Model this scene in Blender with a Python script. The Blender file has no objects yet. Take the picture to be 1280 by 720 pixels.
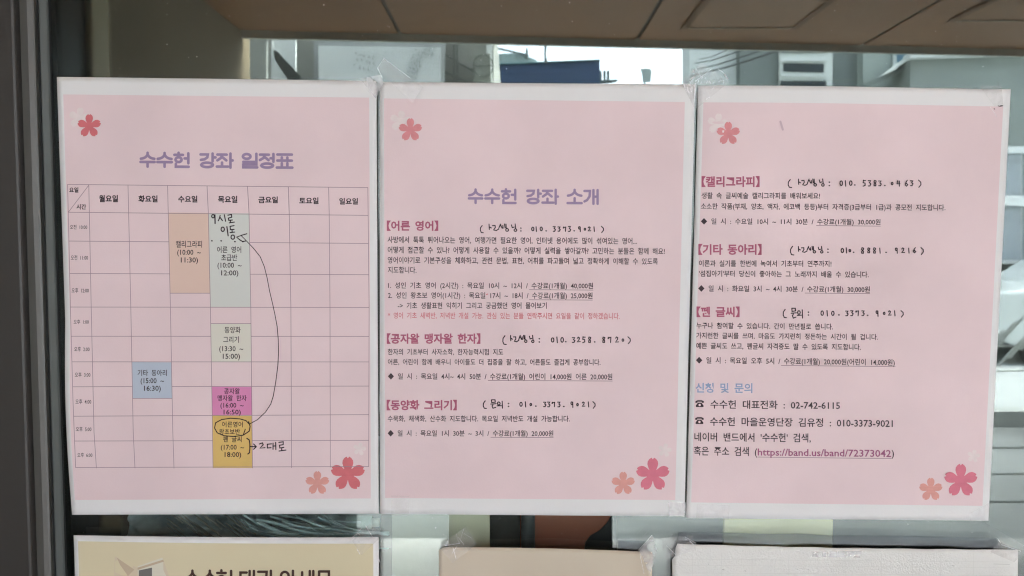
import bpy, bmesh, math, random
from mathutils import Vector
from mathutils.geometry import tessellate_polygon
random.seed(7)
scene = bpy.context.scene
COL = scene.collection
R = math.radians

# ------------------------------------------------------------------ camera
F = 995.0                      # focal length in pixels of the 1280 px wide photograph
CY = 0.536                     # metres from lens to glass
CZ = 1.5                       # eye height
PITCH = R(3.0)
cd = bpy.data.cameras.new('camera'); cam = bpy.data.objects.new('camera', cd); COL.objects.link(cam)
cd.sensor_width = 36.0; cd.lens = F / 1280 * 36; cd.clip_start = 0.01; cd.clip_end = 1200
cam.location = (0, -CY, CZ); cam.rotation_euler = (R(90) - PITCH, 0, 0)
scene.camera = cam
cd.dof.use_dof = True; cd.dof.focus_distance = 0.54; cd.dof.aperture_fstop = 20

# ------------------------------------------------------------------ world, sun, exposure
SUN_EL, SUN_AZ = R(52), R(100)         # azimuth clockwise from +y
world = bpy.data.worlds.new('World'); scene.world = world; world.use_nodes = True
nt = world.node_tree; nt.nodes.clear()
sky = nt.nodes.new('ShaderNodeTexSky'); sky.sky_type = 'NISHITA'; sky.sun_disc = False
sky.sun_elevation = SUN_EL; sky.sun_rotation = SUN_AZ
sky.air_density = 1.0; sky.dust_density = 3.0; sky.ozone_density = 0.6
bgn = nt.nodes.new('ShaderNodeBackground'); bgn.inputs['Strength'].default_value = 0.15
hs = nt.nodes.new('ShaderNodeHueSaturation'); hs.inputs['Saturation'].default_value = 0.5
out = nt.nodes.new('ShaderNodeOutputWorld')
nt.links.new(sky.outputs[0], hs.inputs['Color']); nt.links.new(hs.outputs[0], bgn.inputs[0]); nt.links.new(bgn.outputs[0], out.inputs[0])
sd = bpy.data.lights.new('sun', 'SUN'); sd.energy = 1.5; sd.angle = R(20); sd.color = (1.0, 0.98, 0.96)
sun = bpy.data.objects.new('sun', sd); COL.objects.link(sun)
dirv = Vector((math.sin(SUN_AZ) * math.cos(SUN_EL), math.cos(SUN_AZ) * math.cos(SUN_EL), math.sin(SUN_EL)))
sun.rotation_euler = dirv.to_track_quat('Z', 'Y').to_euler(); sun.location = (0, -8, 12)
scene.view_settings.view_transform = 'Standard'; scene.view_settings.look = 'None'
scene.view_settings.gamma = 1.0; scene.view_settings.exposure = 4.37
scene.render.engine = 'CYCLES'
scene.cycles.use_denoising = True
scene.cycles.max_bounces = 10; scene.cycles.diffuse_bounces = 5; scene.cycles.transparent_max_bounces = 24
scene.cycles.sample_clamp_indirect = 8
scene.cycles.filter_width = 1.2

# ------------------------------------------------------------------ helpers
CP, SP = math.cos(PITCH), math.sin(PITCH)
def ray(px, py):
    a = (px - 640) / F; b = (360 - py) / F
    return a, CP + b * SP, -SP + b * CP
def PL(px, py, y):                      # a point seen directly, on the plane at depth y
    dx, dy, dz = ray(px, py); t = (y + CY) / dy
    return Vector((dx * t, y, CZ + dz * t))
def RF(px, py, D):                      # a point on the street side, seen mirrored in the glass, D metres out
    dx, dy, dz = ray(px, py); t = (D + CY) / dy
    return Vector((dx * t, -D, CZ + dz * t))

def s2l(c):
    return tuple(((v / 255) / 12.92 if v / 255 <= 0.04045 else ((v / 255 + 0.055) / 1.055) ** 2.4) for v in c)

def mat(name, col, rough=0.7, spec=0.3, metal=0.0, var=0.06, scale=60.0, bump=0.0, bscale=300.0, stretch=None, coat=0.0):
    m = bpy.data.materials.new(name); m.use_nodes = True
    t = m.node_tree; b = t.nodes['Principled BSDF']
    b.inputs['Roughness'].default_value = rough; b.inputs['Metallic'].default_value = metal
    b.inputs['Specular IOR Level'].default_value = spec; b.inputs['Coat Weight'].default_value = coat
    tc = t.nodes.new('ShaderNodeTexCoord'); mp = t.nodes.new('ShaderNodeMapping')
    t.links.new(tc.outputs['Object'], mp.inputs['Vector'])
    if stretch: mp.inputs['Scale'].default_value = stretch
    n = t.nodes.new('ShaderNodeTexNoise'); n.inputs['Scale'].default_value = scale; n.inputs['Detail'].default_value = 5
    t.links.new(mp.outputs[0], n.inputs['Vector'])
    r = t.nodes.new('ShaderNodeMapRange'); r.inputs['From Min'].default_value = 0.3; r.inputs['From Max'].default_value = 0.7
    r.inputs['To Min'].default_value = 1 - var; r.inputs['To Max'].default_value = 1 + var
    t.links.new(n.outputs['Fac'], r.inputs['Value'])
    mx = t.nodes.new('ShaderNodeVectorMath'); mx.operation = 'SCALE'; mx.inputs[0].default_value = col[:3]
    t.links.new(r.outputs[0], mx.inputs['Scale']); t.links.new(mx.outputs[0], b.inputs['Base Color'])
    if bump > 0:
        n2 = t.nodes.new('ShaderNodeTexNoise'); n2.inputs['Scale'].default_value = bscale; n2.inputs['Detail'].default_value = 6
        t.links.new(mp.outputs[0], n2.inputs['Vector'])
        bp = t.nodes.new('ShaderNodeBump'); bp.inputs['Strength'].default_value = bump; bp.inputs['Distance'].default_value = 0.002
        t.links.new(n2.outputs['Fac'], bp.inputs['Height']); t.links.new(bp.outputs[0], b.inputs['Normal'])
    return m

def meshobj(name, verts, faces, m, parent=None, smooth=False):
    me = bpy.data.meshes.new(name); me.from_pydata([tuple(v) for v in verts], [], faces); me.update()
    if m: me.materials.append(m)
    if smooth:
        for p in me.polygons: p.use_smooth = True
    o = bpy.data.objects.new(name, me); COL.objects.link(o)
    if parent: o.parent = parent
    return o

def tag(o, label=None, cat=None, group=None, kind=None):
    if label: o['label'] = label
    if cat: o['category'] = cat
    if group: o['group'] = group
    if kind: o['kind'] = kind
    return o

def empty(name, label, cat, loc=(0, 0, 0), group=None, kind=None):
    # children are built in world coordinates; the empty's own offset is cancelled when they are parented
    o = bpy.data.objects.new(name, None); COL.objects.link(o); o.empty_display_size = 0.05
    return tag(o, label, cat, group, kind)

class MB:
    def __init__(s): s.v = []; s.f = []
    def add(s, vs, fs):
        n = len(s.v); s.v += [Vector(v) for v in vs]; s.f += [tuple(i + n for i in f) for f in fs]; return s
    def box(s, a, b):
        x0, x1 = sorted((a[0], b[0])); y0, y1 = sorted((a[1], b[1])); z0, z1 = sorted((a[2], b[2]))
        return s.add([(x0,y0,z0),(x1,y0,z0),(x1,y1,z0),(x0,y1,z0),(x0,y0,z1),(x1,y0,z1),(x1,y1,z1),(x0,y1,z1)],
                     [(0,3,2,1),(4,5,6,7),(0,1,5,4),(1,2,6,5),(2,3,7,6),(3,0,4,7)])
    def tube(s, pts, r, seg=8):
        pts = [Vector(p) for p in pts]; base = len(s.v)
        for i, p in enumerate(pts):
            d = (pts[min(i+1, len(pts)-1)] - pts[max(i-1, 0)]).normalized()
            u = d.orthogonal().normalized() if abs(d.z) > 0.95 else d.cross(Vector((0,0,1))).normalized()
            w = d.cross(u)
            for k in range(seg):
                a = 2 * math.pi * k / seg; s.v.append(p + (u * math.cos(a) + w * math.sin(a)) * r)
        for i in range(len(pts) - 1):
            for k in range(seg):
                k2 = (k + 1) % seg; b = base + i * seg
                s.f.append((b + k, b + k2, b + seg + k2, b + seg + k))
        s.f.append(tuple(base + k for k in range(seg))[::-1]); s.f.append(tuple(base + (len(pts)-1)*seg + k for k in range(seg)))
        return s
    def prism(s, poly, dvec):
        dvec = Vector(dvec); n = len(poly); a = [Vector(p) for p in poly]; b = [p + dvec for p in a]
        tris = tessellate_polygon([a])
        fs = [tuple(t) for t in tris] + [tuple(i + n for i in t[::-1]) for t in tris] + [(i, (i+1) % n, (i+1) % n + n, i + n) for i in range(n)]
        return s.add(a + b, fs)
    def build(s, name, m, parent=None, smooth=False, bevel=0):
        o = meshobj(name, s.v, s.f, m, parent, smooth)
        bm = bmesh.new(); bm.from_mesh(o.data); bmesh.ops.recalc_face_normals(bm, faces=bm.faces); bm.to_mesh(o.data); bm.free()
        if bevel:
            md = o.modifiers.new('bevel', 'BEVEL'); md.width = bevel; md.segments = 2; md.limit_method = 'ANGLE'
        return o

# ------------------------------------------------------------------ materials
def paper_mat(name, col, var=0.02, fibre=0.05):
    m = mat(name, col, rough=0.75, spec=0.25, var=var, scale=14, bump=fibre, bscale=900)
    return m
M_white = paper_mat('paper_white', (0.785, 0.775, 0.775))
M_pink = paper_mat('print_pink', (0.795, 0.63, 0.65), 0.05)
M_yellowp = paper_mat('print_pale_yellow', (0.69, 0.61, 0.42))
M_beige = paper_mat('paper_beige', (0.61, 0.53, 0.425), 0.04)
M_linen = paper_mat('paper_linen', (0.78, 0.77, 0.745), 0.04, 0.35)
def ink(name, col): return mat(name, col, rough=0.6, spec=0.3, var=0.05, scale=200)
M_ink = ink('ink_dark', (0.055, 0.034, 0.042))
M_inkb = ink('ink_black', (0.035, 0.02, 0.028))
M_mark = ink('marker_black', (0.03, 0.014, 0.022))
M_lilac = ink('ink_lilac', (0.335, 0.24, 0.385))
M_rose = ink('ink_rose', (0.44, 0.11, 0.185))
M_red = ink('ink_red', (0.66, 0.20, 0.23))
M_blue = ink('ink_blue', (0.29, 0.38, 0.56))
M_plum = ink('ink_plum', (0.34, 0.10, 0.20))
M_line = ink('ink_line', (0.36, 0.245, 0.285))
M_under = ink('ink_underline', (0.26, 0.15, 0.18))
M_brown = ink('ink_brown', (0.06, 0.028, 0.02))
M_fl = {k: ink('flower_' + k, c) for k, c in dict(red=(0.66, 0.17, 0.19), pinkred=(0.68, 0.19, 0.26), orange=(0.72, 0.34, 0.30), ghost=(0.80, 0.695, 0.69), coral=(0.70, 0.27, 0.29)).items()}
M_cell = {k: paper_mat('cell_' + k, c) for k, c in dict(peach=(0.75, 0.555, 0.475), mint=(0.66, 0.67, 0.635), ivory=(0.72, 0.69, 0.61), sky=(0.50, 0.555, 0.65), magenta=(0.72, 0.27, 0.49), amber=(0.72, 0.49, 0.17)).items()}

# tape: thin, clear, a little milky
def tape_mat(name, milky, rough=0.2, crinkle=0.3, bscale=120):
    m = bpy.data.materials.new(name); m.use_nodes = True; t = m.node_tree; t.nodes.clear()
    o = t.nodes.new('ShaderNodeOutputMaterial'); tr = t.nodes.new('ShaderNodeBsdfTransparent'); pb = t.nodes.new('ShaderNodeBsdfPrincipled')
    pb.inputs['Base Color'].default_value = (0.95, 0.93, 0.95, 1); pb.inputs['Roughness'].default_value = rough
    mix = t.nodes.new('ShaderNodeMixShader'); tc = t.nodes.new('ShaderNodeTexCoord')
    n = t.nodes.new('ShaderNodeTexNoise'); n.inputs['Scale'].default_value = bscale; n.inputs['Detail'].default_value = 4; n.inputs['Distortion'].default_value = 1.2
    t.links.new(tc.outputs['Object'], n.inputs['Vector'])
    r = t.nodes.new('ShaderNodeMapRange'); r.inputs['From Min'].default_value = 0.35; r.inputs['From Max'].default_value = 0.75
    r.inputs['To Min'].default_value = milky * 0.7; r.inputs['To Max'].default_value = milky * 1.5
    t.links.new(n.outputs['Fac'], r.inputs['Value']); t.links.new(r.outputs[0], mix.inputs['Fac'])
    bp = t.nodes.new('ShaderNodeBump'); bp.inputs['Strength'].default_value = crinkle; bp.inputs['Distance'].default_value = 0.002
    t.links.new(n.outputs['Fac'], bp.inputs['Height']); t.links.new(bp.outputs[0], pb.inputs['Normal'])
    t.links.new(tr.outputs[0], mix.inputs[1]); t.links.new(pb.outputs[0], mix.inputs[2]); t.links.new(mix.outputs[0], o.inputs[0])
    return m
M_tape = tape_mat('clear_tape', 0.13, 0.2, 0.05)
M_tapemilky = tape_mat('milky_tape', 0.30, 0.35, 0.05)
M_tapecrease = tape_mat('tape_crease', 0.85, 0.3, 0.1, 500)

def glass_mat():
    m = bpy.data.materials.new('window_glass'); m.use_nodes = True; t = m.node_tree; t.nodes.clear()
    o = t.nodes.new('ShaderNodeOutputMaterial'); tr = t.nodes.new('ShaderNodeBsdfTransparent'); gl = t.nodes.new('ShaderNodeBsdfGlossy')
    tr.inputs[0].default_value = (0.92, 0.95, 0.93, 1); gl.inputs['Color'].default_value = (0.90, 1.0, 0.975, 1); gl.inputs['Roughness'].default_value = 0.0
    mix = t.nodes.new('ShaderNodeMixShader'); mix.inputs['Fac'].default_value = GLASS_R
    # faint dust film
    df = t.nodes.new('ShaderNodeBsdfDiffuse'); df.inputs[0].default_value = (0.5, 0.5, 0.48, 1)
    mix2 = t.nodes.new('ShaderNodeMixShader'); tc = t.nodes.new('ShaderNodeTexCoord')
    n = t.nodes.new('ShaderNodeTexNoise'); n.inputs['Scale'].default_value = 9; n.inputs['Detail'].default_value = 8; n.inputs['Roughness'].default_value = 0.7
    t.links.new(tc.outputs['Object'], n.inputs['Vector'])
    r = t.nodes.new('ShaderNodeMapRange'); r.inputs['From Min'].default_value = 0.4; r.inputs['From Max'].default_value = 0.8
    r.inputs['To Min'].default_value = 0.004; r.inputs['To Max'].default_value = 0.03
    t.links.new(n.outputs['Fac'], r.inputs['Value']); t.links.new(r.outputs[0], mix2.inputs['Fac'])
    t.links.new(tr.outputs[0], mix.inputs[1]); t.links.new(gl.outputs[0], mix.inputs[2])
    t.links.new(mix.outputs[0], mix2.inputs[1]); t.links.new(df.outputs[0], mix2.inputs[2]); t.links.new(mix2.outputs[0], o.inputs[0])
    return m
GLASS_R = 0.075
M_glass = glass_mat()

# ------------------------------------------------------------------ the street side (seen mirrored in the glass)
SOF_Z = 2.52
M_asph = mat('pale_paving', (0.15, 0.157, 0.158), rough=0.85, var=0.32, scale=1.1, bump=0.3, bscale=40)
g = MB().box((-400, -450, -0.3), (400, 60, 0)).build('ground', M_asph); tag(g, kind='structure')
# paving slabs near the edge of the covered area
M_conc = mat('concrete_floor', (0.45, 0.44, 0.43), rough=0.9, var=0.15, scale=2, bump=0.2, bscale=60)
cf = MB().box((-6, -3.4, 0.004), (6, -0.12, 0.03)).build('covered_pavement', M_conc); tag(cf, kind='structure')
M_kerb = mat('kerb_concrete', (0.3, 0.31, 0.3), var=0.1, scale=8)
kb = MB().box((-20, -6.2, 0.0), (20, -6.0, 0.13)).build('kerb', M_kerb); tag(kb, kind='structure')
M_pave = mat('far_pavement', (0.36, 0.375, 0.375), rough=0.9, var=0.08, scale=3)
sm = MB()
for d_ in (4.05, 4.62, 5.3): sm.box((-20, -d_, 0.001), (20, -d_ - 0.02, 0.006))
sm = sm.build('paving_seams', mat('seam_dark', (0.05, 0.055, 0.055))); tag(sm, kind='structure')
fp = MB().box((-20, -10.6, 0.002), (20, -6.2, 0.125)).build('far_pavement', M_pave); tag(fp, kind='structure')

# soffit of wood-coloured boards above the viewer
sof = empty('soffit', None, None, kind='structure')
M_sof = mat('soffit_board', (0.34, 0.16, 0.062), rough=0.6, var=0.10, scale=6, bump=0.15, bscale=200, stretch=(1, 6, 1))
M_sofgap = mat('soffit_joint', (0.055, 0.036, 0.022), rough=0.9)
def soffD(px): return 3.28 + (px - 330) / 950 * 0.36
xs_j = [RF(p, 50, 3.5).x for p in (-75, 215, 505, 795, 1085, 1375, 1665)]
for a, b in zip(xs_j[:-1], xs_j[1:]):
    pa = 640 + a / 4.0 * F; pb_ = 640 + b / 4.0 * F
    bmx = MB(); bmx.prism([(a + 0.010, -0.02, SOF_Z), (b - 0.010, -0.02, SOF_Z), (b - 0.010, -soffD(pb_), SOF_Z), (a + 0.010, -soffD(pa), SOF_Z)], (0, 0, 0.006))
    bmx.build('board', M_sof, sof)
back = MB().prism([(-9, -0.02, SOF_Z + 0.0065), (9, -0.02, SOF_Z + 0.0065), (9, -soffD(640 + 9 / 4 * F) + 0.01, SOF_Z + 0.0065), (-9, -soffD(640 - 9 / 4 * F) + 0.01, SOF_Z + 0.0065)], (0, 0, 0.03)).build('backing', M_sofgap, sof)
# shallow raised access hatches
M_hatch = mat('hatch_board', (0.36, 0.18, 0.078), rough=0.55, var=0.1, scale=8)
M_trim = mat('hatch_trim', (0.55, 0.42, 0.28), rough=0.4)
M_sofgap2 = mat('hatch_seam', (0.22, 0.11, 0.05), rough=0.8)
def hatch(x0, x1, d0, d1, m):
    MB().box((x0, -d0, SOF_Z - 0.004), (x1, -d1, SOF_Z - 0.0005)).build('hatch', m, sof)
    MB().box((x0 + 0.01, -d1 + 0.016, SOF_Z - 0.009), (x1 - 0.01, -d1 + 0.006, SOF_Z - 0.0045)).build('trim', M_trim, sof)
    for x in (x0, x1): MB().box((x - 0.02, -d0, SOF_Z - 0.010), (x + 0.012, -d1, SOF_Z - 0.0045)).build('seam', M_sofgap2, sof)
def dep(py): 
    dx, dy, dz = ray(640, py); return (SOF_Z - CZ) / dz * dy - CY
hatch(RF(856, 34, dep(34)).x, RF(994, 34, dep(34)).x, 1.2, dep(34), M_hatch)
hatch(RF(1190, 25, dep(25)).x, RF(1330, 25, dep(25)).x, 1.2, dep(25), mat('hatch_ribbed', (0.36, 0.17, 0.064), rough=0.6, var=0.2, scale=40, bump=1.0, bscale=60))
# fascia along the soffit's outer edge
M_fascia = mat('fascia_metal', (0.62, 0.62, 0.55), rough=0.5, var=0.08, scale=8)
fa = MB()
xa, xb = -9, 9
da, db = soffD(640 + xa / 4 * F), soffD(640 + xb / 4 * F)
fa.prism([(xa, -da - 0.002, SOF_Z - 0.034), (xb, -db - 0.002, SOF_Z - 0.034), (xb, -db - 0.03, SOF_Z - 0.034), (xa, -da - 0.03, SOF_Z - 0.034)], (0, 0, 0.30))
fa.build('fascia', M_fascia, sof)
M_upper = mat('upper_cladding', (0.35, 0.34, 0.32), var=0.05, scale=3)
ub = MB().box((-9, 6, SOF_Z + 0.28), (9, -2.6, 8)).build('upper_storey', M_upper)
tag(ub, 'plain grey upper storey overhanging the covered entrance', 'building')

# wall on the left side of the recess, with a corner post
M_sidew = mat('olive_render', (0.25, 0.20, 0.13), rough=0.85, var=0.12, scale=5, bump=0.2, bscale=60)
M_black = mat('black_panel', (0.012, 0.013, 0.012), rough=0.35, spec=0.3)
M_post = mat('pale_green_post', (0.66, 0.59, 0.40), rough=0.5)
SX = RF(316, 80, 3.45).x
sw = empty('side_wall', 'dark side wall of the recess with a pale corner post', 'wall')
dpost0 = -SX * F / (640 - 117) - CY; dpost1 = -SX * F / (640 - 141) - CY
MB().box((SX - 0.2, -dpost1 - 0.01, 0.03), (SX, -3.40, SOF_Z - 0.003)).build('wall_face', M_sidew, sw)
MB().box((SX - 0.2, -dpost0, 0.03), (SX + 0.012, -dpost1, SOF_Z - 0.003)).build('post', M_post, sw, bevel=0.008)
MB().box((SX - 0.2, -0.16, 0.03), (SX - 0.004, -dpost0 + 0.002, SOF_Z - 0.003)).build('dark_panel', M_black, sw)
MB().tube([RF(332.5, 300, 3.75), RF(332.5, 53, 3.75)], 0.006, 10).build('rail', mat('pale_metal', (0.6, 0.62, 0.58), rough=0.35), sw)
# the recess is closed on the right far outside the frame
rw = MB().box((3.6, -0.1, 0.03), (3.8, -3.5, SOF_Z - 0.003)).build('end_wall', mat('grey_render', (0.35, 0.36, 0.34), var=0.05, scale=6))
tag(rw, 'grey rendered wall closing the right end of the covered entrance', 'wall')

# buildings across the street ------------------------------------------------
def rbox(name, px0, py0, px1, py1, D, depth, m, parent, ground=False):
    a = RF(px0, py0, D); b = RF(px1, py1, D)
    z0 = 0.0 if ground else b.z
    return MB().box((a.x, -D, z0), (b.x, -D - depth, a.z)).build(name, m, parent)
def rpoly(name, pts, D, depth, m, parent):
    return MB().prism([RF(x, y, D) for x, y in pts], (0, -depth, 0)).build(name, m, parent)
M_w1 = mat('beige_wall', (0.34, 0.345, 0.31), var=0.06, scale=2, bump=0.2, bscale=30)
M_w2 = mat('pale_grey_wall', (0.74, 0.77, 0.75), var=0.04, scale=2)
M_w3 = mat('mid_grey_wall', (0.20, 0.23, 0.22), var=0.05, scale=2)
M_w4 = mat('green_grey_wall', (0.29, 0.32, 0.30), var=0.05, scale=2, bump=0.2, bscale=30)
M_wh = mat('white_frame', (0.72, 0.75, 0.72), rough=0.45)
M_dg = mat('dark_glass', (0.03, 0.045, 0.055), rough=0.1, spec=0.6)
M_bg = mat('blue_glass', (0.40, 0.44, 0.48), rough=0.25, spec=0.6)
M_navy = mat('navy_roof', (0.04, 0.075, 0.15), rough=0.5, var=0.25, scale=1.5, stretch=(1, 1, 12))
M_cable = mat('cable_black', (0.02, 0.02, 0.02), rough=0.6)
M_bord = mat('banner_border', (0.42, 0.44, 0.44))
M_ban = mat('banner_white', (0.84, 0.87, 0.86), var=0.03, scale=2)
M_faint = mat('banner_print', (0.22, 0.25, 0.25))
M_grey = mat('grey_line', (0.15, 0.16, 0.15))

DB = 7.2; DR = 10.6
bA = empty('beige_building', 'beige building across the street with a large white banner', 'building')
rbox('wall', 250, -60, 640, 500, DB, 5, M_w1, bA, True) if False else None
rpoly('wall', [(250, -20), (617, -20), (617, 520), (250, 520)], DB, 5, M_w1, bA)
rbox('pilaster', 608, -20, 616, 520, DB - 0.06, 0.05, M_w2, bA)
for (a, b) in (((552, 66), (612, 100)), ((552, 88), (600, 110))):
    MB().tube([RF(a[0], a[1], DB - 0.05), RF(b[0], b[1], DB - 0.05)], 0.012, 6).build('cable', M_grey, bA)
for x in (567.5, 571.5):
    MB().tube([RF(x, 20, DB - 0.05), RF(x, 300, DB - 0.05)], 0.012, 6).build('pipe', M_grey, bA)
ac = empty('air_conditioner', 'grey air conditioner box on the beige wall beside the banner', 'air conditioner')
rbox('casing', 591, 67, 613, 97, DB - 0.35, 0.3, mat('ac_casing', (0.36, 0.38, 0.33)), ac)
c0 = RF(604, 82, DB - 0.36)
MB().tube([c0 + Vector((0.09 * math.cos(t * math.pi / 10), 0.0, 0.10 * math.sin(t * math.pi / 10))) for t in range(20)] + [c0 + Vector((0.09, 0, 0))], 0.006, 5).build('fan_guard', M_grey, ac)
MB().tube([c0 + Vector((-0.09, 0, 0)), c0 + Vector((0.09, 0, 0))], 0.005, 5).build('fan_guard', M_grey, ac)
bn = empty('banner', 'large white banner with faint slanted print on the beige building', 'banner')
rpoly('border', [(392, 40), (556, 43), (556, 300), (392, 300)], DB - 0.10, 0.04, M_bord, bn)
rpoly('sheet', [(398, 57), (551, 59), (551, 300), (398, 300)], DB - 0.13, 0.02, M_ban, bn)
pr = MB()
rnd = random.Random(3)
for (bx, by, n, rows, sx, sy) in ((443, 63, 5, 2, 5.4, 7.5), (517, 60, 3, 8, 5.0, 5.2), (442, 80, 4, 1, 5.5, 7), (532, 55, 3, 3, 4.2, 4.5)):
    for rr in range(rows):
        for k in range(n):
            x = bx + k * sx - rr * 1.6 * (1 if bx > 500 else -1); y = by + rr * sy + k * 1.7
            for q in range(3):
                x0 = x + rnd.uniform(0, 2.2); y0 = y + rnd.uniform(0, 3.4)
                if rnd.random() < 0.5: qd = [(x0, y0), (x0 + 2.2, y0 + 0.7), (x0 + 2.2, y0 + 1.3), (x0, y0 + 0.6)]
                else: qd = [(x0, y0), (x0 + 0.6, y0), (x0 + 0.6, y0 + 2.4), (x0, y0 + 2.4)]
                pr.prism([RF(px, py, DB - 0.136 - 0.001 * q) for px, py in qd], (0, 0.0015, 0))
o = pr.build('faint_print', M_faint, bn); o['kind'] = 'stuff'
b2 = empty('side_sign', 'narrow white sign with a dark diagonal bracket at the left edge of the beige building', 'sign')
rpoly('sheet', [(339, 50), (369, 50), (369, 300), (339, 300)], DB - 0.2, 0.05, M_ban, b2)
rpoly('bracket', [(342, 62), (346, 64), (376, 96), (384, 110), (366, 110), (343, 74)], DB - 0.32, 0.05, mat('dark_bracket', (0.05, 0.055, 0.05)), b2)
for x in (334, 341): MB().tube([RF(x, 45, DB - 0.3), RF(x, 300, DB - 0.3)], 0.006, 6).build('rod', M_wh, b2)

far = empty('far_houses', 'distant grey houses with slatted roofs above the navy roof', 'building')
rpoly('wall', [(617, 68), (648, 66), (671, 75), (671, 400), (617, 400)], 24, 4, mat('far_wall', (0.33, 0.42, 0.40)), far)
for i in range(6):
    x = 619 + i * 7
    rpoly('roof_slat', [(x, 58 + i * 1.6), (x + 6, 60 + i * 1.6), (x + 7, 62 + i * 1.6), (x, 60 + i * 1.6)], 23.8, 0.1, M_w3, far)
rpoly('chimney', [(657.5, 60), (659.5, 60), (660, 70), (657, 70)], 23.7, 0.3, M_w3, far)
nv = empty('navy_roof_building', 'low building with a navy ribbed roof under the bright sky', 'building')
rpoly('roof', [(617, 80.5), (749.5, 75), (749.5, 108), (617, 108)], 16, 3, M_navy, nv)
rpoly('edge_trim', [(617, 79.6), (750, 74.2), (750, 75.2), (617, 80.8)], 15.95, 0.05, mat('roof_trim', (0.10, 0.25, 0.26)), nv)
rpoly('lower_wall', [(617, 104), (745, 104), (745, 420), (617, 420)], 15.9, 2, mat('dark_wall', (0.03, 0.035, 0.045)), nv)
pst = empty('roof_mast', 'slim dark mast standing on the navy roof', 'mast')
MB().tube([RF(681.5, 78, 15.8), RF(681.5, 40, 15.8)], 0.018, 6).build('pole', M_grey, pst)
rpoly('clamp', [(680.3, 57), (683, 57), (683, 64), (680.3, 64)], 15.75, 0.06, M_grey, pst)
rpoly('clamp', [(680.3, 73), (684, 73), (684, 79), (680.3, 79)], 15.75, 0.06, M_grey, pst)
ra = empty('balcony_balusters', 'small pale balusters beside the end of the navy roof', 'railing')
for x in (751, 756, 760.5):
    rpoly('baluster', [(x - 1, 88), (x + 1, 88), (x + 1.4, 95), (x + 1, 101), (x - 1, 101), (x - 1.4, 95)], 17, 0.1, M_w3, ra)
rpoly('ledge', [(748, 100), (772, 99), (772, 100.5), (748, 103)], 16.9, 0.2, M_w3, ra)
rpoly('post', [(749, 102), (751, 102), (751, 410), (749, 410)], 16.9, 0.1, M_w3, ra)
vl = MB()
for i in range(8):
    a = i * 0.8; vl.tube([RF(805 + i, 102, 19), RF(804 + i * 1.3, 92 - (i % 3) * 2, 19), RF(802 + i * 1.6, 86 + (i % 2) * 2, 19)], 0.03, 5)
vl.tube([RF(806, 100, 19), RF(806, 395, 19)], 0.035, 6); o = vl.build('distant_antenna', mat('far_pale', (0.40, 0.45, 0.42)), None); tag(o, 'small pale rooftop antenna cluster far off in the sky gap', 'antenna')

bC = empty('grey_building', 'pale grey building across the street with white framed windows and a ramped canopy', 'building')
rpoly('pale_wall', [(862, -20), (925, -20), (925, 500), (862, 500)], DR + 1.2, 0.5, M_w2, bC)
rpoly('dark_wall', [(925, -20), (1079, -20), (1079, 500), (925, 500)], DR + 1.0, 4, M_w3, bC)
w = rpoly('window', [(975, 50), (1041, 50), (1041, 130), (975, 130)], DR + 0.92, 0.07, M_wh, bC)
rpoly('pane', [(980, 79), (1030, 80), (1030, 90), (980, 89)], DR + 0.90, 0.02, M_dg, w)
rpoly('pane', [(976, 62), (1034, 62), (1034, 66), (976, 66)], DR + 0.90, 0.02, M_w3, w)
rpoly('pane', [(976, 101), (1033, 101), (1033, 118), (976, 118)], DR + 0.90, 0.02, M_dg, w)
rpoly('bar', [(976, 92), (1036, 93), (1036, 96), (976, 95)], DR + 0.86, 0.03, M_w2, w)
rpoly('bar', [(976, 72), (1036, 72), (1036, 76), (976, 76)], DR + 0.86, 0.03, M_w2, w)
MB().tube([RF(1078, 30, DR + 0.95), RF(1078, 300, DR + 0.95)], 0.03, 8).build('downpipe', M_grey, bC)
rpoly('light_wall', [(1079, -20), (1140, -20), (1140, 500), (1079, 500)], DR + 0.8, 3, mat('light_green_wall', (0.36, 0.41, 0.38)), bC)
w = rpoly('window', [(1117, 50), (1140, 50), (1140, 70), (1117, 85)], DR + 0.75, 0.04, M_wh, bC)
rpoly('pane', [(1122, 60), (1138, 60), (1138, 67), (1122, 78)], DR + 0.73, 0.015, mat('blue_pane', (0.06, 0.16, 0.24), rough=0.2), w)
rpoly('canopy_arm', [(1083, 103), (1166, 69), (1173, 66), (1172, 71), (1091, 106), (1083, 108)], DR + 0.3, 0.3, M_w3, bC)
rpoly('canopy_arm', [(1110, 91), (1130, 76), (1136, 73), (1136, 75), (1118, 88)], DR + 0.2, 0.3, M_wh, bC)
bD = empty('green_grey_building', 'green grey rendered building at the far right with a white cornice and blue windows', 'building')
rpoly('wall', [(1138, 73), (1480, 60), (1480, 480), (1138, 480)], DR + 0.1, 4, M_w4, bD)
rpoly('cornice', [(1138, 66), (1480, 52), (1480, 60), (1138, 72)], DR - 0.05, 0.2, M_w2, bD)
for (y0, y1) in ((191, 245), (256, 325)):
    w = rpoly('window', [(1205, y0 - 8), (1420, y0 - 8), (1420, y1 + 5), (1205, y1 + 5)], DR + 0.02, 0.09, M_wh, bD)
    for (xa_, xb_) in ((1212, 1276), (1280, 1345), (1349, 1412)):
        rpoly('pane', [(xa_, y0), (xb_, y0), (xb_, y1), (xa_, y1)], DR + 0.0, 0.02, M_bg, w)
for (ya_, yb_) in ((183, 191), (244, 257), (325, 330)):
    rpoly('frame_rail', [(1200, ya_), (1424, ya_), (1424, yb_), (1200, yb_)], DR - 0.12, 0.10, mat('white_rail', (0.85, 0.87, 0.86), rough=0.5), bD)
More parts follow.
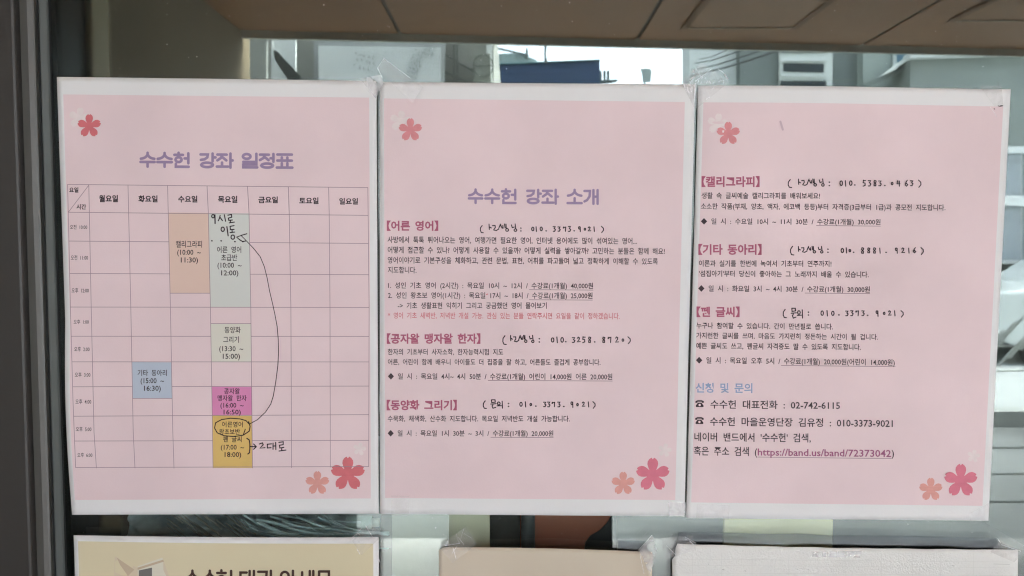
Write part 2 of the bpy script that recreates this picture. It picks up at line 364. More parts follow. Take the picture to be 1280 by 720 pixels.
# cables sweeping down in front of the pale building
for i, (a, b, r) in enumerate((((840, 93), (955, 62), 0.007), ((845, 84), (930, 62), 0.006), ((840, 100), (1000, 55), 0.010), ((850, 79), (915, 60), 0.005))):
    p = RF(a[0] - 150, a[1] + 20, 6.4); q0 = RF(a[0] + 22, a[1] - 5, 6.2); q = RF(b[0], b[1], 6.0); e = RF(b[0] + 200, b[1] - 75, 5.6)
    q0 = RF(a[0] + 24, a[1] - 5, DR + 1.19)
    o = MB().tube([q0, (q0 + q) / 2 + Vector((0, 0, -0.02)), q, e], r, 6).build('overhead_cable', M_cable)
    tag(o, ['upper thin black overhead cable crossing the pale grey building', 'short thin black overhead cable high on the pale building', 'thick bundled black overhead cable crossing the grey building', 'topmost thin overhead cable near the soffit edge'][i], 'cable')

# unseen plain blocks continue the street, added to cut low sky light
M_blk = mat('added_block_render', (0.30, 0.30, 0.29), var=0.06, scale=1.5)
o = MB().box((-40, -DB - 0.3, 0), (RF(248, 300, DB).x, -DB - 6, 9)).build('added_left_block', M_blk); tag(o, 'unseen block continuing the street left of the beige building, made dark to dim the light', 'building'); o.name = 'added_unseen_block'; o.data.materials[0] = mat('light_dimming_render', (0.06, 0.055, 0.05), var=0.1, scale=2)  # coloured dark to dim the light reaching the left notice
o = MB().box((RF(1482, 300, DR).x, -DR - 0.2, 0), (40, -DR - 6, 9)).build('added_unseen_block', M_blk); tag(o, 'added unseen block continuing the street beyond the green grey building', 'building')
# parked white car at the far right, seen only as a sliver ---------------------
car = empty('parked_car', 'white parked car reflected beside the right hand notice', 'car')
M_car = mat('car_white', (0.72, 0.76, 0.75), rough=0.25, spec=0.6, coat=0.6, var=0.02)
M_carg = mat('car_glass', (0.20, 0.25, 0.25), rough=0.08, spec=0.8)
cx, cyD = RF(1238, 400, 8.6).x + 0.22, 8.6
def carprof(scale_y=0):
    return [(-2.1, 0.45), (-2.1, 0.85), (-1.95, 0.98), (-1.15, 1.05), (-0.5, 1.45), (0.9, 1.47), (1.6, 1.08), (2.05, 0.98), (2.12, 0.55), (2.1, 0.4), (1.7, 0.35), (-1.8, 0.35)]
X0 = cx + 1.9
MB().prism([(X0 + a, -cyD, b) for a, b in carprof()], (0, -1.7, 0)).build('body', M_car, car, bevel=0.06)
MB().prism([(X0 + a, -cyD + 0.012, b) for a, b in ((-1.05, 1.08), (-0.45, 1.38), (0.2, 1.40), (0.2, 1.08))], (0, -0.02, 0)).build('side_window', M_carg, car)
MB().prism([(X0 + a, -cyD + 0.012, b) for a, b in ((0.28, 1.08), (0.28, 1.40), (0.85, 1.39), (1.35, 1.08))], (0, -0.02, 0)).build('side_window', M_carg, car)
M_tyre = mat('tyre', (0.025, 0.025, 0.025), rough=0.8)
for wx in (-1.35, 1.3):
    wv = MB(); N = 24
    ring = [(X0 + wx + 0.32 * math.cos(2*math.pi*k/N), -cyD + 0.02, 0.32 + 0.32 * math.sin(2*math.pi*k/N)) for k in range(N)]
    wo = wv.prism(ring, (0, -0.2, 0)).build('wheel', M_tyre, car)
    ring = [(X0 + wx + 0.2 * math.cos(2*math.pi*k/N), -cyD + 0.03, 0.32 + 0.2 * math.sin(2*math.pi*k/N)) for k in range(N)]
    MB().prism(ring, (0, -0.02, 0)).build('rim', M_wh, wo)
MB().box((X0 - 2.12, -cyD - 0.15, 0.68), (X0 - 2.0, -cyD - 0.45, 0.82)).build('headlight', M_w2, car, bevel=0.02)
# white slatted rack in front of the car: the slanting bars
rk = empty('slanted_rack', 'white rack of slanting bars leaning before the parked car', 'rack')
for k in range(9):
    x0 = 1212 + k * 12 + (k % 3) * 2; y0 = 462 - (k % 3) * 9 - k * 1.2
    MB().tube([RF(x0, y0, 4.6), RF(x0 + 44, y0 - 50, 4.6)], 0.0075, 6).build('bar', M_wh, rk)
MB().tube([RF(1215, 465, 4.6), RF(1360, 461, 4.6)], 0.006, 6).build('rail', M_wh, rk)
MB().tube([RF(1356, 461, 4.6), RF(1356, 700, 4.6)], 0.012, 6).build('leg', M_wh, rk)

# dark trough and board added under the soffit to darken the glass reflection
M_addedblack = mat('added_planter_black', (0.02, 0.022, 0.02), rough=0.6)
M_addedleaf = mat('added_dark_leaf', (0.02, 0.035, 0.018), rough=0.5, var=0.4, scale=20)
pln = empty('added_planter', 'black trough with a dark leafy shrub, added by the side wall to darken the reflection', 'added_planter')
MB().box((SX + 0.02, -2.1, 0.03), (-0.62, -2.6, 0.45)).build('added_trough', M_addedblack, pln, bevel=0.01)
lf = MB(); rr = random.Random(5)
for i in range(2600):
    x = rr.uniform(SX + 0.03, -0.66); y = -rr.uniform(2.08, 2.62); z = rr.uniform(0.40, 1.0)
    if rr.random() < (z - 0.75) * 2.4: continue
    a = Vector((rr.uniform(-1, 1), rr.uniform(-1, 1), rr.uniform(-0.5, 1))).normalized() * rr.uniform(0.03, 0.075)
    s = a.orthogonal().normalized() * 0.012; p = Vector((x, y, z))
    lf.add([p - a * 0.5, p + s, p + a * 0.5, p - s], [(0, 1, 2, 3)])
o = meshobj('added_foliage', lf.v, lf.f, M_addedleaf, pln); o['kind'] = 'stuff'
bd = empty('reflection_blocker', 'dark two-leaf board added on the covered pavement to darken the glass reflection', 'board')
xa_, xb_ = RF(558, 600, 1.7).x, RF(771, 600, 1.7).x
M_bdk = mat('blocker_dark', (0.02, 0.018, 0.017), rough=0.7)
MB().prism([(xa_, -1.7, 0.03), (xb_, -1.7, 0.03), (xb_, -1.85, 1.12), (xa_, -1.85, 1.12)], (0, -0.02, 0)).build('blocker_front_leaf', M_bdk, bd)
MB().prism([(xa_, -2.05, 0.03), (xb_, -2.05, 0.03), (xb_, -1.90, 1.12), (xa_, -1.90, 1.12)], (0, -0.02, 0)).build('blocker_rear_leaf', M_bdk, bd)

# ------------------------------------------------------------------ the room behind the glass
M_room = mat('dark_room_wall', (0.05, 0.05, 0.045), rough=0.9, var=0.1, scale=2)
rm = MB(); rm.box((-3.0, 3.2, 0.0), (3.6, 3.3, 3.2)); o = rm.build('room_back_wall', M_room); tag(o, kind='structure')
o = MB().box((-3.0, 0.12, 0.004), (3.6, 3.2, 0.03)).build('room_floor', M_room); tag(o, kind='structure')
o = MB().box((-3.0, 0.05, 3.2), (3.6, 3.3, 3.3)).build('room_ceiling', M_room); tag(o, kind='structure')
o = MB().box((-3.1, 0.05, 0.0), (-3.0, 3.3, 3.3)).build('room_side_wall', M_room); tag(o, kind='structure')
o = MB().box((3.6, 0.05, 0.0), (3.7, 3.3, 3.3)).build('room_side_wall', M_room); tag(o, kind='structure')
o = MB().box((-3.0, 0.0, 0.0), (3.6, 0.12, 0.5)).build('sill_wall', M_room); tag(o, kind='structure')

def card(name, label, cat, pts, y, m, th=0.003):
    o = MB().prism([PL(a, b, y) for a, b in pts], (0, th, 0)).build(name, m)
    return tag(o, label, cat)
def bot(px, py, y, z):                # keep a point's x but drop it to height z
    p = PL(px, py, y); return (p.x, y, z)
shelf = MB().box((-0.45, 0.02, 1.24), (0.42, 0.20, 1.255)).build('shelf', mat('shelf_board', (0.06, 0.055, 0.05), rough=0.6))
shelf.location.z = 0; tag(shelf, 'dark narrow shelf behind the window glass', 'shelf')
SH = 1.2555
def standing(name, label, cat, pxl, pxr, ptop, y, m, th=0.004, slant=0.0):
    a = PL(pxl, 660, y); b = PL(pxr, 660, y); top = PL(pxl, ptop, y).z
    o = MB().prism([(a.x, y, SH), (b.x, y, SH), (b.x + slant, y, top), (a.x + slant, y, top)], (0, th, 0)).build(name, m)
    return tag(o, label, cat)
standing('paper_sleeve', 'pale mint paper sleeve standing behind the glass left of the beige sheet', 'folder', 490, 560, 560, 0.014, mat('mint_paper', (0.24, 0.25, 0.20), var=0.05, scale=30, bump=0.2, bscale=80))
standing('taupe_card', 'taupe card standing behind the glass between the mint sleeve and brown cover', 'card', 557, 612, 560, 0.022, mat('taupe_card', (0.74, 0.71, 0.56), var=0.04))
bk = empty('brown_cover', 'dark brown cover with a black curved shape behind the glass', 'folder')
a = PL(613, 660, 0.03); b = PL(771, 660, 0.03); top = PL(640, 560, 0.03).z
MB().prism([(a.x, 0.03, SH), (b.x, 0.03, SH), (b.x, 0.03, top), (a.x, 0.03, top)], (0, 0.004, 0)).build('cover', mat('brown_board', (0.30, 0.095, 0.055), rough=0.5, var=0.1, scale=20), bk)
crv = [(771, 640), (764, 645), (758, 655), (750, 663), (738, 670), (732, 678), (730, 690), (734, 702), (771, 702)]
MB().prism([PL(x, y, 0.0285) for x, y in crv], (0, 0.001, 0)).build('black_shape', mat('black_card', (0.015, 0.017, 0.02), rough=0.5), bk)
MB().prism([PL(x, y, 0.0285) for x, y in ((613, 600), (650, 600), (650, 702), (613, 702))], (0, 0.001, 0)).build('black_shape', mat('black_card2', (0.03, 0.03, 0.028), rough=0.5), bk)
p0 = PL(660, 560, 0.0235); p1 = PL(660, 700, 0.0235)
MB().tube([(p1.x, 0.0225, SH), (p1.x, 0.0225, p0.z)], 0.005, 14).build('spine', mat('slate_rod', (0.045, 0.055, 0.06), rough=0.35), bk, smooth=True)
standing('yellow_card', 'pale yellow card standing behind the glass above the white sheet', 'card', 905.5, 1041, 560, 0.014, mat('yellow_card', (0.78, 0.70, 0.43), var=0.03, scale=20))
# crumpled plastic bag on the shelf, lower left
M_bag = mat('smoky_plastic', (0.42, 0.50, 0.53), rough=0.22, spec=0.6, var=0.55, scale=28)
NX, NY = 90, 34; vs = []; fs = []
from mathutils import noise
for j in range(NY):
    for i in range(NX):
        u = i / (NX - 1); v = j / (NY - 1)
        p = PL(152 + u * 322, 600, 0.06); x = p.x; z = SH + v * 0.10 * (0.85 + 0.15 * math.sin(u * 9))
        q = Vector((x * 26 + z * 34, z * 10 - x * 5, 1.3)); n1 = noise.noise(q) + 0.6 * noise.noise(q * 2.7) + 0.55 * noise.ridged_multi_fractal(Vector((x * 40 + z * 60, z * 30 - x * 14, 4.2)), 1.0, 2.0, 3, 1.0, 2.0) * 0.5
        vs.append((x, 0.045 + 0.024 * n1 + 0.04 * v, z)); 
for j in range(NY - 1):
    for i in range(NX - 1):
        k = j * NX + i; fs.append((k, k + 1, k + NX + 1, k + NX))
o = meshobj('plastic_bag', vs, fs, M_bag, smooth=True); tag(o, 'crumpled smoky plastic bag lying behind the glass at lower left', 'bag')

# loose plastic strands and a few small things on the shelf, seen in the gap under the timetable
rr = random.Random(31)
st = MB()
for i in range(34):
    x0 = rr.uniform(300, 400); x1 = x0 + rr.uniform(60, 130); y0 = rr.uniform(640, 664); y1 = y0 + rr.uniform(6, 26)
    if x1 > 486: x1 = 486
    pts = []
    for k in range(7):
        t = k / 6; p = PL(x0 + (x1 - x0) * t, y0 + (y1 - y0) * (1 - (1 - t) ** 2), 0.016 + 0.008 * math.sin(i + t * 3)); p.z = max(p.z, SH + 0.002); pts.append(p)
    st.tube(pts, rr.uniform(0.0003, 0.0011), 5)
o = st.build('plastic_strands', mat('strand_blue_grey', (0.40, 0.52, 0.56), rough=0.3, var=0.3, scale=40), smooth=True)
tag(o, 'tangle of pale blue grey plastic strands on the shelf below the timetable', 'plastic strands')
st = MB()
for i in range(26):
    x0 = rr.uniform(205, 300); y0 = rr.uniform(636, 660); L = rr.uniform(14, 40)
    st.tube([PL(x0 + L * t, y0 + L * 0.75 * t, 0.02 + 0.004 * math.sin(i)) for t in (0, .35, .7, 1)], rr.uniform(0.0002, 0.0007), 5)
o = st.build('dry_stems', mat('dull_stem', (0.20, 0.20, 0.18), rough=0.6, var=0.4, scale=40)); tag(o, 'dull grey dry stems leaning on the dark bag below the timetable', 'dry stems')
jar = empty('small_bottle', 'small glossy teal bottle lying behind the glass near the yellow notice corner', 'bottle')
c = PL(455, 653, 0.03)
MB().tube([c + Vector((-0.012, 0, 0)), c + Vector((0.006, 0, 0))], 0.005, 14).build('body', mat('teal_gloss', (0.35, 0.50, 0.47), rough=0.15, spec=0.7), jar, smooth=True)
MB().tube([c + Vector((0.006, 0, 0)), c + Vector((0.011, 0, 0))], 0.003, 12).build('cap', mat('cap_white', (0.6, 0.65, 0.62), rough=0.3), jar, smooth=True)

# ------------------------------------------------------------------ shop window: glass, frame, gasket
win = empty('shop_window', 'shop window of tinted glass in a grey metal frame', 'window')
MB().box((-0.62, 0.0, 0.5), (2.6, 0.006, 3.1)).build('glass_pane', M_glass, win)
M_panel = mat('pillar_metal', (0.038, 0.034, 0.031), rough=0.45, spec=0.5, var=0.05, scale=10, bump=0.04, bscale=400)
M_jamb = mat('jamb_metal', (0.088, 0.085, 0.078), rough=0.35, spec=0.6, var=0.05, scale=18, bump=0.05, bscale=500)
M_gask = mat('rubber_gasket', (0.014, 0.015, 0.015), rough=0.5)
M_bead = mat('glazing_bead', (0.075, 0.085, 0.082), rough=0.35, spec=0.5)
def X(px, y): return PL(px, 360, y).x
ZB, ZT = 0.5, 2.5
pil = MB().box((-1.35, -0.011, 0.03), (X(28.5, -0.011), 0.05, SOF_Z - 0.003)).build('pillar', M_panel, bevel=0.002)
tag(pil, 'dark grey metal clad pillar at the left of the window', 'pillar')
MB().box((X(26, -0.002), -0.0025, ZB), (X(35.5, -0.002), 0.02, ZT)).build('groove', M_gask, win)
jm = MB(); x0, x1 = X(34, -0.0055), X(52.5, -0.0055)
prof = [(x0, -0.0035), (x0 + 0.0008, -0.0055), (x0 + 0.006, -0.0062), (x1 - 0.001, -0.0055), (x1, -0.0048), (x1, 0.0), (x0, 0.0)]
jm.prism([(a, b, ZB) for a, b in prof], (0, 0, ZT - ZB)).build('jamb', M_jamb, win)
MB().box((X(51, -0.0012), -0.0016, ZB), (X(59, -0.0012), -0.0003, ZT)).build('gasket', M_gask, win)
bx0, bx1 = X(58.5, -0.003), X(69, -0.003)
MB().prism([(a, b, ZB) for a, b in ((bx0, -0.0002), (bx0, -0.0026), (bx0 + 0.0008, -0.0032), (bx1 - 0.0008, -0.0026), (bx1, -0.0018), (bx1, -0.0002))], (0, 0, ZT - ZB)).build('glazing_bead', M_bead, win)
MB().box((X(69, -0.001), -0.0010, ZB), (X(72.5, -0.001), -0.0002, ZT)).build('gasket', M_gask, win)
MB().box((-0.62, 0.010, ZB), (X(80, 0.01), 0.08, ZT)).build('inner_frame', M_black, win)

# ------------------------------------------------------------------ papers
# A page is authored in photograph pixels on the glass and lies 1-2 mm in front of it with a gentle wave.
class Page:
    def __init__(s, name, label, corners, m, seed, amp=0.0014, ledge=None, tedge=None, redge=None, lift=0.0006):
        s.c = corners; s.seed = seed; s.amp = amp; s.ledge = ledge; s.tedge = tedge; s.redge = redge; s.lift = lift
        s.root = empty(name, label, 'notice', group='paper notices taped to the window')
        s.obj = s.patch('sheet', corners, m, 0.0, 56, 76, edges=True)
        md = s.obj.modifiers.new('thick', 'SOLIDIFY'); md.thickness = 0.00012; md.offset = -1
    def depth(s, px, py):
        (xa, ya), (xb, yb), (xc, yc), (xd, yd) = s.c
        cx = (xa + xb + xc + xd) / 4; cy = (ya + yb + yc + yd) / 4
        k = s.seed
        w = math.sin(px * 0.021 + k) * math.cos(py * 0.013 + k * 2.1) + 0.5 * math.sin(px * 0.043 - py * 0.018 + k * 3) + 0.35 * math.sin(py * 0.05 + k) + 0.22 * math.sin(px * 0.075 + py * 0.045 + k * 5)
        u = min(1, max(0, (px - min(xa, xd)) / (max(xb, xc) - min(xa, xd)))); v = min(1, max(0, (py - ya) / (yc - ya)))
        e = (abs(2 * u - 1) ** 5) * (4 * v * (1 - v)) * 0.0004 + (abs(2 * v - 1) ** 5) * (4 * u * (1 - u)) * 0.0004
        return -(s.lift + s.amp * (w + 1.9) * 0.6 + e)
    def P(s, px, py, h):
        return PL(px, py, s.depth(px, py) - h)
    def patch(s, name, q, m, h, nx, ny, edges=False):
        (xa, ya), (xb, yb), (xc, yc), (xd, yd) = q; vs = []; fs = []
        for j in range(ny + 1):
            v = j / ny
            for i in range(nx + 1):
                u = i / nx
                lx, ly = xa + (xd - xa) * v, ya + (yd - ya) * v; rx, ry = xb + (xc - xb) * v, yb + (yc - yb) * v
                if s.ledge: lx += s.ledge(ly)
                if s.redge and edges: rx += s.redge(ry)
                x = lx + (rx - lx) * u; y = ly + (ry - ly) * u
                if s.tedge: y += s.tedge(x) * (1 - v)
                vs.append(s.P(x, y, h))
        for j in range(ny):
            for i in range(nx):
                k = j * (nx + 1) + i; fs.append((k, k + nx + 1, k + nx + 2, k + 1))
        return meshobj(name, vs, fs, m, s.root, smooth=True)
    def poly(s, name, pts, m, h, parent=None):
        v3 = [Vector((x, y, 0)) for x, y in pts]; tr = tessellate_polygon([v3])
        vs = [s.P(x, y, h) for x, y in pts]; fs = []
        for t in tr:
            a, b, c = [v3[i] for i in t]
            fs.append(tuple(t) if (b - a).cross(c - a).z < 0 else tuple(t[::-1]))
        return meshobj(name, vs, fs, m, parent or s.root)

HB, HC, HL, HT, HH = 0.00010, 0.00018, 0.00024, 0.00030, 0.00040

# strokes: ribbons with round ends, each at its own tiny height so none is coplanar with another
def ribbon(pts, w, cap=True):
    pts = [Vector((p[0], p[1])) for p in pts]; n = len(pts); L = []; Rr = []
    for i in range(n):
        if i == 0: d = (pts[1] - pts[0]).normalized(); nrm = Vector((-d.y, d.x)); k = 1
        elif i == n - 1: d = (pts[-1] - pts[-2]).normalized(); nrm = Vector((-d.y, d.x)); k = 1
        else:
            d0 = (pts[i] - pts[i-1]).normalized(); d1 = (pts[i+1] - pts[i]).normalized()
            t = (d0 + d1); t = t.normalized() if t.length > 0.05 else d0
            nrm = Vector((-t.y, t.x)); k = min(1.5, 1 / max(0.4, nrm.dot(Vector((-d0.y, d0.x)))))
        L.append(pts[i] + nrm * w / 2 * k); Rr.append(pts[i] - nrm * w / 2 * k)
    quads = [[L[i], L[i+1], Rr[i+1], Rr[i]] for i in range(n - 1)]
    fans = []
    if cap:
        for (c, a) in ((pts[0], L[0]), (pts[-1], Rr[-1])):
            v = a - c; fan = [c]
            for q in range(7):
                t = math.pi * q / 6; fan.append(c + Vector((v.x * math.cos(t) - v.y * math.sin(t), v.x * math.sin(t) + v.y * math.cos(t))))
            fans.append(fan)
    return quads + fans
def strokes(page, name, polys, m, h=HH, parent=None):
    vs = []; fs = []
    for i, (pts, w) in enumerate(polys):
        hh = h + (i % 10) * 0.000012
        for pl in ribbon(pts, w):
            n = len(vs); vs += [page.P(p.x, p.y, hh) for p in pl]
            ar = sum(pl[a].x * pl[(a+1) % len(pl)].y - pl[(a+1) % len(pl)].x * pl[a].y for a in range(len(pl)))
            idx = list(range(n, n + len(pl)))
            fs.append(tuple(idx) if ar < 0 else tuple(idx[::-1]))
    return meshobj(name, vs, fs, m, parent or page.root)
def ell(cx, cy, rx, ry, n=14, a0=0.0):
    return [(cx + rx * math.cos(a0 + 2*math.pi*k/n), cy + ry * math.sin(a0 + 2*math.pi*k/n)) for k in range(n + 1)]

# printed text: Blender's own built-in font, turned into geometry lying on the page
_cache = {}
def raw_text(body, bold, sp):
    key = (body, bold, sp)
    if key in _cache: return _cache[key]
    cu = bpy.data.curves.new('t', 'FONT'); cu.body = body; cu.size = 1.0; cu.resolution_u = 2
    cu.space_word = sp; cu.offset = bold; cu.fill_mode = 'FRONT'
    ob = bpy.data.objects.new('t', cu); me = ob.to_mesh()
    vs = [(v.co.x, v.co.y) for v in me.vertices]; fs = [tuple(p.vertices) for p in me.polygons]
    ob.to_mesh_clear(); bpy.data.objects.remove(ob); bpy.data.curves.remove(cu)
    _cache[key] = (vs, fs); return vs, fs
REF = raw_text('한글', 0.0, 1.0)[0]
RY0 = min(v[1] for v in REF); RY1 = max(v[1] for v in REF)
def text(page, name, body, x0, x1, ytl, ybl, m, ytr=None, ybr=None, bold=0.013, sp=2.0, h=HT, parent=None):
    vs, fs = raw_text(body, bold, sp)
    mn = min(v[0] for v in vs); mx = max(v[0] for v in vs)
    ytr = ytl if ytr is None else ytr; ybr = ybl if ybr is None else ybr
    out_ = []
    for (x, y) in vs:
        u = (x - mn) / (mx - mn); t = (y - RY0) / (RY1 - RY0)
        px = x0 + (x1 - x0) * u; yt = ytl + (ytr - ytl) * u; yb = ybl + (ybr - ybl) * u
        out_.append(page.P(px, yb + (yt - yb) * t, h))
    fs2 = []
    for f in fs:
        a, b, c = out_[f[0]], out_[f[1]], out_[f[2]]
        fs2.append(f if (b - a).cross(c - a).y < 0 else f[::-1])
    return meshobj(name, out_, fs2, m, parent or page.root)
def line(page, name, pts, w, m, h=HL, sub=10, parent=None):
    q = []
    for a, b in zip(pts[:-1], pts[1:]):
        for k in range(sub): q.append((a[0] + (b[0]-a[0])*k/sub, a[1] + (b[1]-a[1])*k/sub))
    q.append(pts[-1])
    return strokes(page, name, [(q, w)], m, h, parent)

def flower(page, cx, cy, r, m, rot=0.0, h=HL):
    half = [(0.30, 0.205), (0.45, 0.27), (0.62, 0.315), (0.78, 0.295), (0.90, 0.215), (0.985, 0.105), (0.995, 0.075)]
    pts = []
    for k in range(5):
        a = -math.pi / 2 + rot + k * 2 * math.pi / 5; ca, sa = math.cos(a), math.sin(a)
        loc = [(u, -v) for u, v in half] + [(0.90, 0.0)] + [(u, v) for u, v in half[::-1]]
        for u, v in loc: pts.append((cx + r * (u * ca - v * sa), cy + r * (u * sa + v * ca)))
    return page.poly('flower_print', pts, m, h)

# heavy rounded display lettering, drawn as strokes in a unit square (y up)
def arc3(a, b, c, n=6):
    return [((1-t)**2*a[0] + 2*t*(1-t)*b[0] + t*t*c[0], (1-t)**2*a[1] + 2*t*(1-t)*b[1] + t*t*c[1]) for t in [i/n for i in range(n+1)]]
SIOT = [[(.5, .93), (.5, .84)], arc3((.5, .84), (.42, .60), (.08, .56)), arc3((.5, .84), (.58, .60), (.92, .56))]
GLY = {
 '수': SIOT + [[(.06, .36), (.94, .36)], [(.5, .33), (.5, .07)]],
 '소': SIOT + [[(.5, .40), (.5, .10)], [(.06, .09), (.94, .09)]],
 '헌': [[(.32, .95), (.32, .88)], [(.07, .82), (.58, .82)], ell(.32, .52, .18, .15), [(.90, .92), (.90, .30)], [(.68, .60), (.90, .60)], [(.16, .26), (.16, .08), (.92, .08)]],
 '강': [[(.08, .86), (.50, .86), (.47, .68), (.32, .56), (.10, .52)], [(.78, .92), (.78, .44)], [(.78, .68), (.95, .68)], ell(.46, .21, .34, .14)],
 '좌': [[(.08, .86), (.62, .86)], [(.35, .86), (.30, .66), (.08, .50)], [(.35, .72), (.60, .50)], [(.35, .36), (.35, .12)], [(.05, .11), (.70, .11)], [(.84, .93), (.84, .05)], [(.84, .5), (.97, .5)]],
 '일': [ell(.32, .76, .22, .15), [(.88, .93), (.88, .50)], [(.12, .42), (.88, .42), (.88, .26), (.12, .25), (.12, .08), (.93, .08)]],
 '정': [[(.07, .88), (.60, .88)], [(.34, .88), (.29, .68), (.07, .54)], [(.34, .74), (.58, .54)], [(.87, .93), (.87, .44)], [(.70, .66), (.87, .66)], ell(.50, .20, .35, .13)],
 '표': [[(.08, .90), (.92, .90)], [(.34, .72), (.34, .56)], [(.66, .72), (.66, .56)], [(.08, .52), (.92, .52)], [(.34, .36), (.34, .10)], [(.66, .36), (.66, .10)], [(.05, .08), (.95, .08)]],
 '개': [[(.08, .86), (.42, .86), (.40, .52), (.24, .28), (.08, .20)], [(.64, .92), (.64, .05)], [(.90, .92), (.90, .05)], [(.64, .5), (.90, .5)]],
 '대': [[(.48, .84), (.10, .84), (.10, .24), (.48, .24)], [(.66, .92), (.66, .05)], [(.92, .92), (.92, .05)], [(.66, .5), (.92, .5)]],
 '관': [[(.08, .88), (.56, .88), (.54, .62)], [(.34, .62), (.34, .46)], [(.05, .42), (.66, .42)], [(.80, .93), (.80, .26)], [(.80, .6), (.96, .6)], [(.16, .28), (.16, .08), (.88, .08)]],
 '안': [ell(.32, .68, .22, .20), [(.78, .93), (.78, .32)], [(.78, .62), (.95, .62)], [(.16, .26), (.16, .08), (.90, .08)]],
 '내': [[(.10, .86), (.10, .28), (.46, .28)], [(.66, .92), (.66, .05)], [(.92, .92), (.92, .05)], [(.66, .5), (.92, .5)]],
 '문': [[(.16, .90), (.84, .90), (.84, .60), (.16, .60), (.16, .90)], [(.05, .42), (.95, .42)], [(.5, .4), (.5, .28)], [(.16, .26), (.16, .08), (.88, .08)]],
}
def display(page, name, spec, yt0, yb0, yt1, yb1, xa, xb, m, tw=0.155):
    polys = []
    for ch, gx0, gx1 in spec:
        for st in GLY[ch]:
            q = []
            for (u, v) in st:
                x = gx0 + (gx1 - gx0) * u; s_ = (x - xa) / (xb - xa)
                yt = yt0 + (yt1 - yt0) * s_; yb = yb0 + (yb1 - yb0) * s_
                q.append((x, yb + (yt - yb) * v))
            polys.append((q, tw * (yb0 - yt0)))
    return strokes(page, name, polys, m, HT)

# ---------------------------------------------------------------- page one: timetable
def le1(y):
    if y < 400: return 0
    return -3.4 * math.sin(math.pi * min(1, max(0, (y - 400) / 243))) 
P1 = Page('timetable_notice', 'pink notice printed with a weekly class timetable, left of the three pink sheets',
          [(71, 96), (470.5, 101), (473.5, 642), (90, 643.5)], M_white, 0.4, ledge=le1)
P1.patch('pink_field', [(79, 118), (461.5, 122), (463.5, 623), (94.5, 625)], M_pink, HB, 56, 76)
flower(P1, 99, 147.5, 13.5, M_fl['ghost'], 0.15, HC); flower(P1, 111.5, 157.5, 15, M_fl['red'])
display(P1, 'title', [('수', 174.5, 194.5), ('수', 195.5, 216), ('헌', 216.5, 237.5), ('강', 249, 270.5), ('좌', 270, 291.5), ('일', 301.5, 323), ('정', 323.5, 344.5), ('표', 345, 366.5)],
        189.5, 209.6, 191.3, 211.2, 174, 366, M_lilac, 0.168)
cols = [[(84.5, 230.5), (88, 384), (91.2, 500), (94.5, 584)], [(111, 231.5), (114, 384), (117.5, 540), (120.5, 585)], [(160, 232), (163.5, 384), (166.5, 540), (168.7, 585)],
        [(209.5, 232.3), (213, 384), (216, 540), (217.5, 585.3)], [(258.8, 232.5), (260.5, 268), (263, 384), (265.5, 530), (266.3, 585)], [(309.4, 233), (311.3, 267), (313.5, 384), (315.6, 585)],
        [(360.4, 233.5), (361.5, 267), (363.6, 384), (364.5, 584.5)], [(410.8, 234), (411.5, 268), (412.5, 384), (412.9, 584)], [(459.8, 234.5), (461.4, 384), (460.9, 583.3)]]
rows = [(230.5, 234.5), (265.3, 269.2), (301.3, 304.3), (341.8, 343.4), (383.8, 384.3), (420.3, 420.5), (452.3, 452.4), (483.5, 482.6), (520.3, 518.3), (551.3, 550.4), (584.4, 583.2)]
def colx(ci, y):
    c = cols[ci]
    for (xa, ya), (xb, yb) in zip(c[:-1], c[1:]):
        if y <= yb: return xa + (xb - xa) * (y - ya) / (yb - ya)
    return c[-1][0]
def cell(cl, yt, yb, m):
    q = [(colx(cl, yt), yt), (colx(cl + 1, yt), yt + .4), (colx(cl + 1, yb), yb), (colx(cl, yb), yb)]
    le = P1.ledge; P1.ledge = None
    o = P1.patch('cell', q, m, HC, 8, 12); P1.ledge = le; return o
cells = [(3, 265.8, 366.5, 'peach'), (4, 266.3, 384, 'mint'), (4, 404.5, 452.3, 'ivory'), (2, 452.6, 498, 'sky'), (4, 483.4, 519.4, 'magenta'), (4, 519.5, 585, 'amber')]
for c_, a, b, k in cells:
    o = cell(c_, a, b, M_cell[k]); o['label'] = k + ' coloured timetable cell'
LW = 0.72
grid = []
for c_ in cols: grid.append(c_)
for i, (yl, yr) in enumerate(rows):
    segs = [(0, 8)]
    if i in (2, 3): segs = [(0, 3), (5, 8)]
    if i in (5, 9): segs = [(0, 4), (5, 8)]
    if i == 7: segs = [(0, 2), (3, 8)]
    for a, b in segs:
        def yy(ci): 
            x = cols[ci][0][0]; return yl + (yr - yl) * (x - 84.5) / 375.3
        grid.append([(colx(k, yy(k)), yy(k)) for k in range(a, b + 1)])
for ci, y in ((3, 366.5), (4, 404.5), (2, 498)): grid.append([(colx(ci, y), y), (colx(ci + 1, y), y)])
grid.append([(111, 231.5), (85.5, 265.2)])
polys = []
for c_ in grid:
    q = []
    for a, b in zip(c_[:-1], c_[1:]):
        n = max(1, int(max(abs(a[0]-b[0]), abs(a[1]-b[1])) / 8))
        for k in range(n): q.append((a[0] + (b[0]-a[0])*k/n, a[1] + (b[1]-a[1])*k/n))
    q.append(c_[-1]); polys.append((q, LW))
strokes(P1, 'table_grid', polys, M_line, HL)
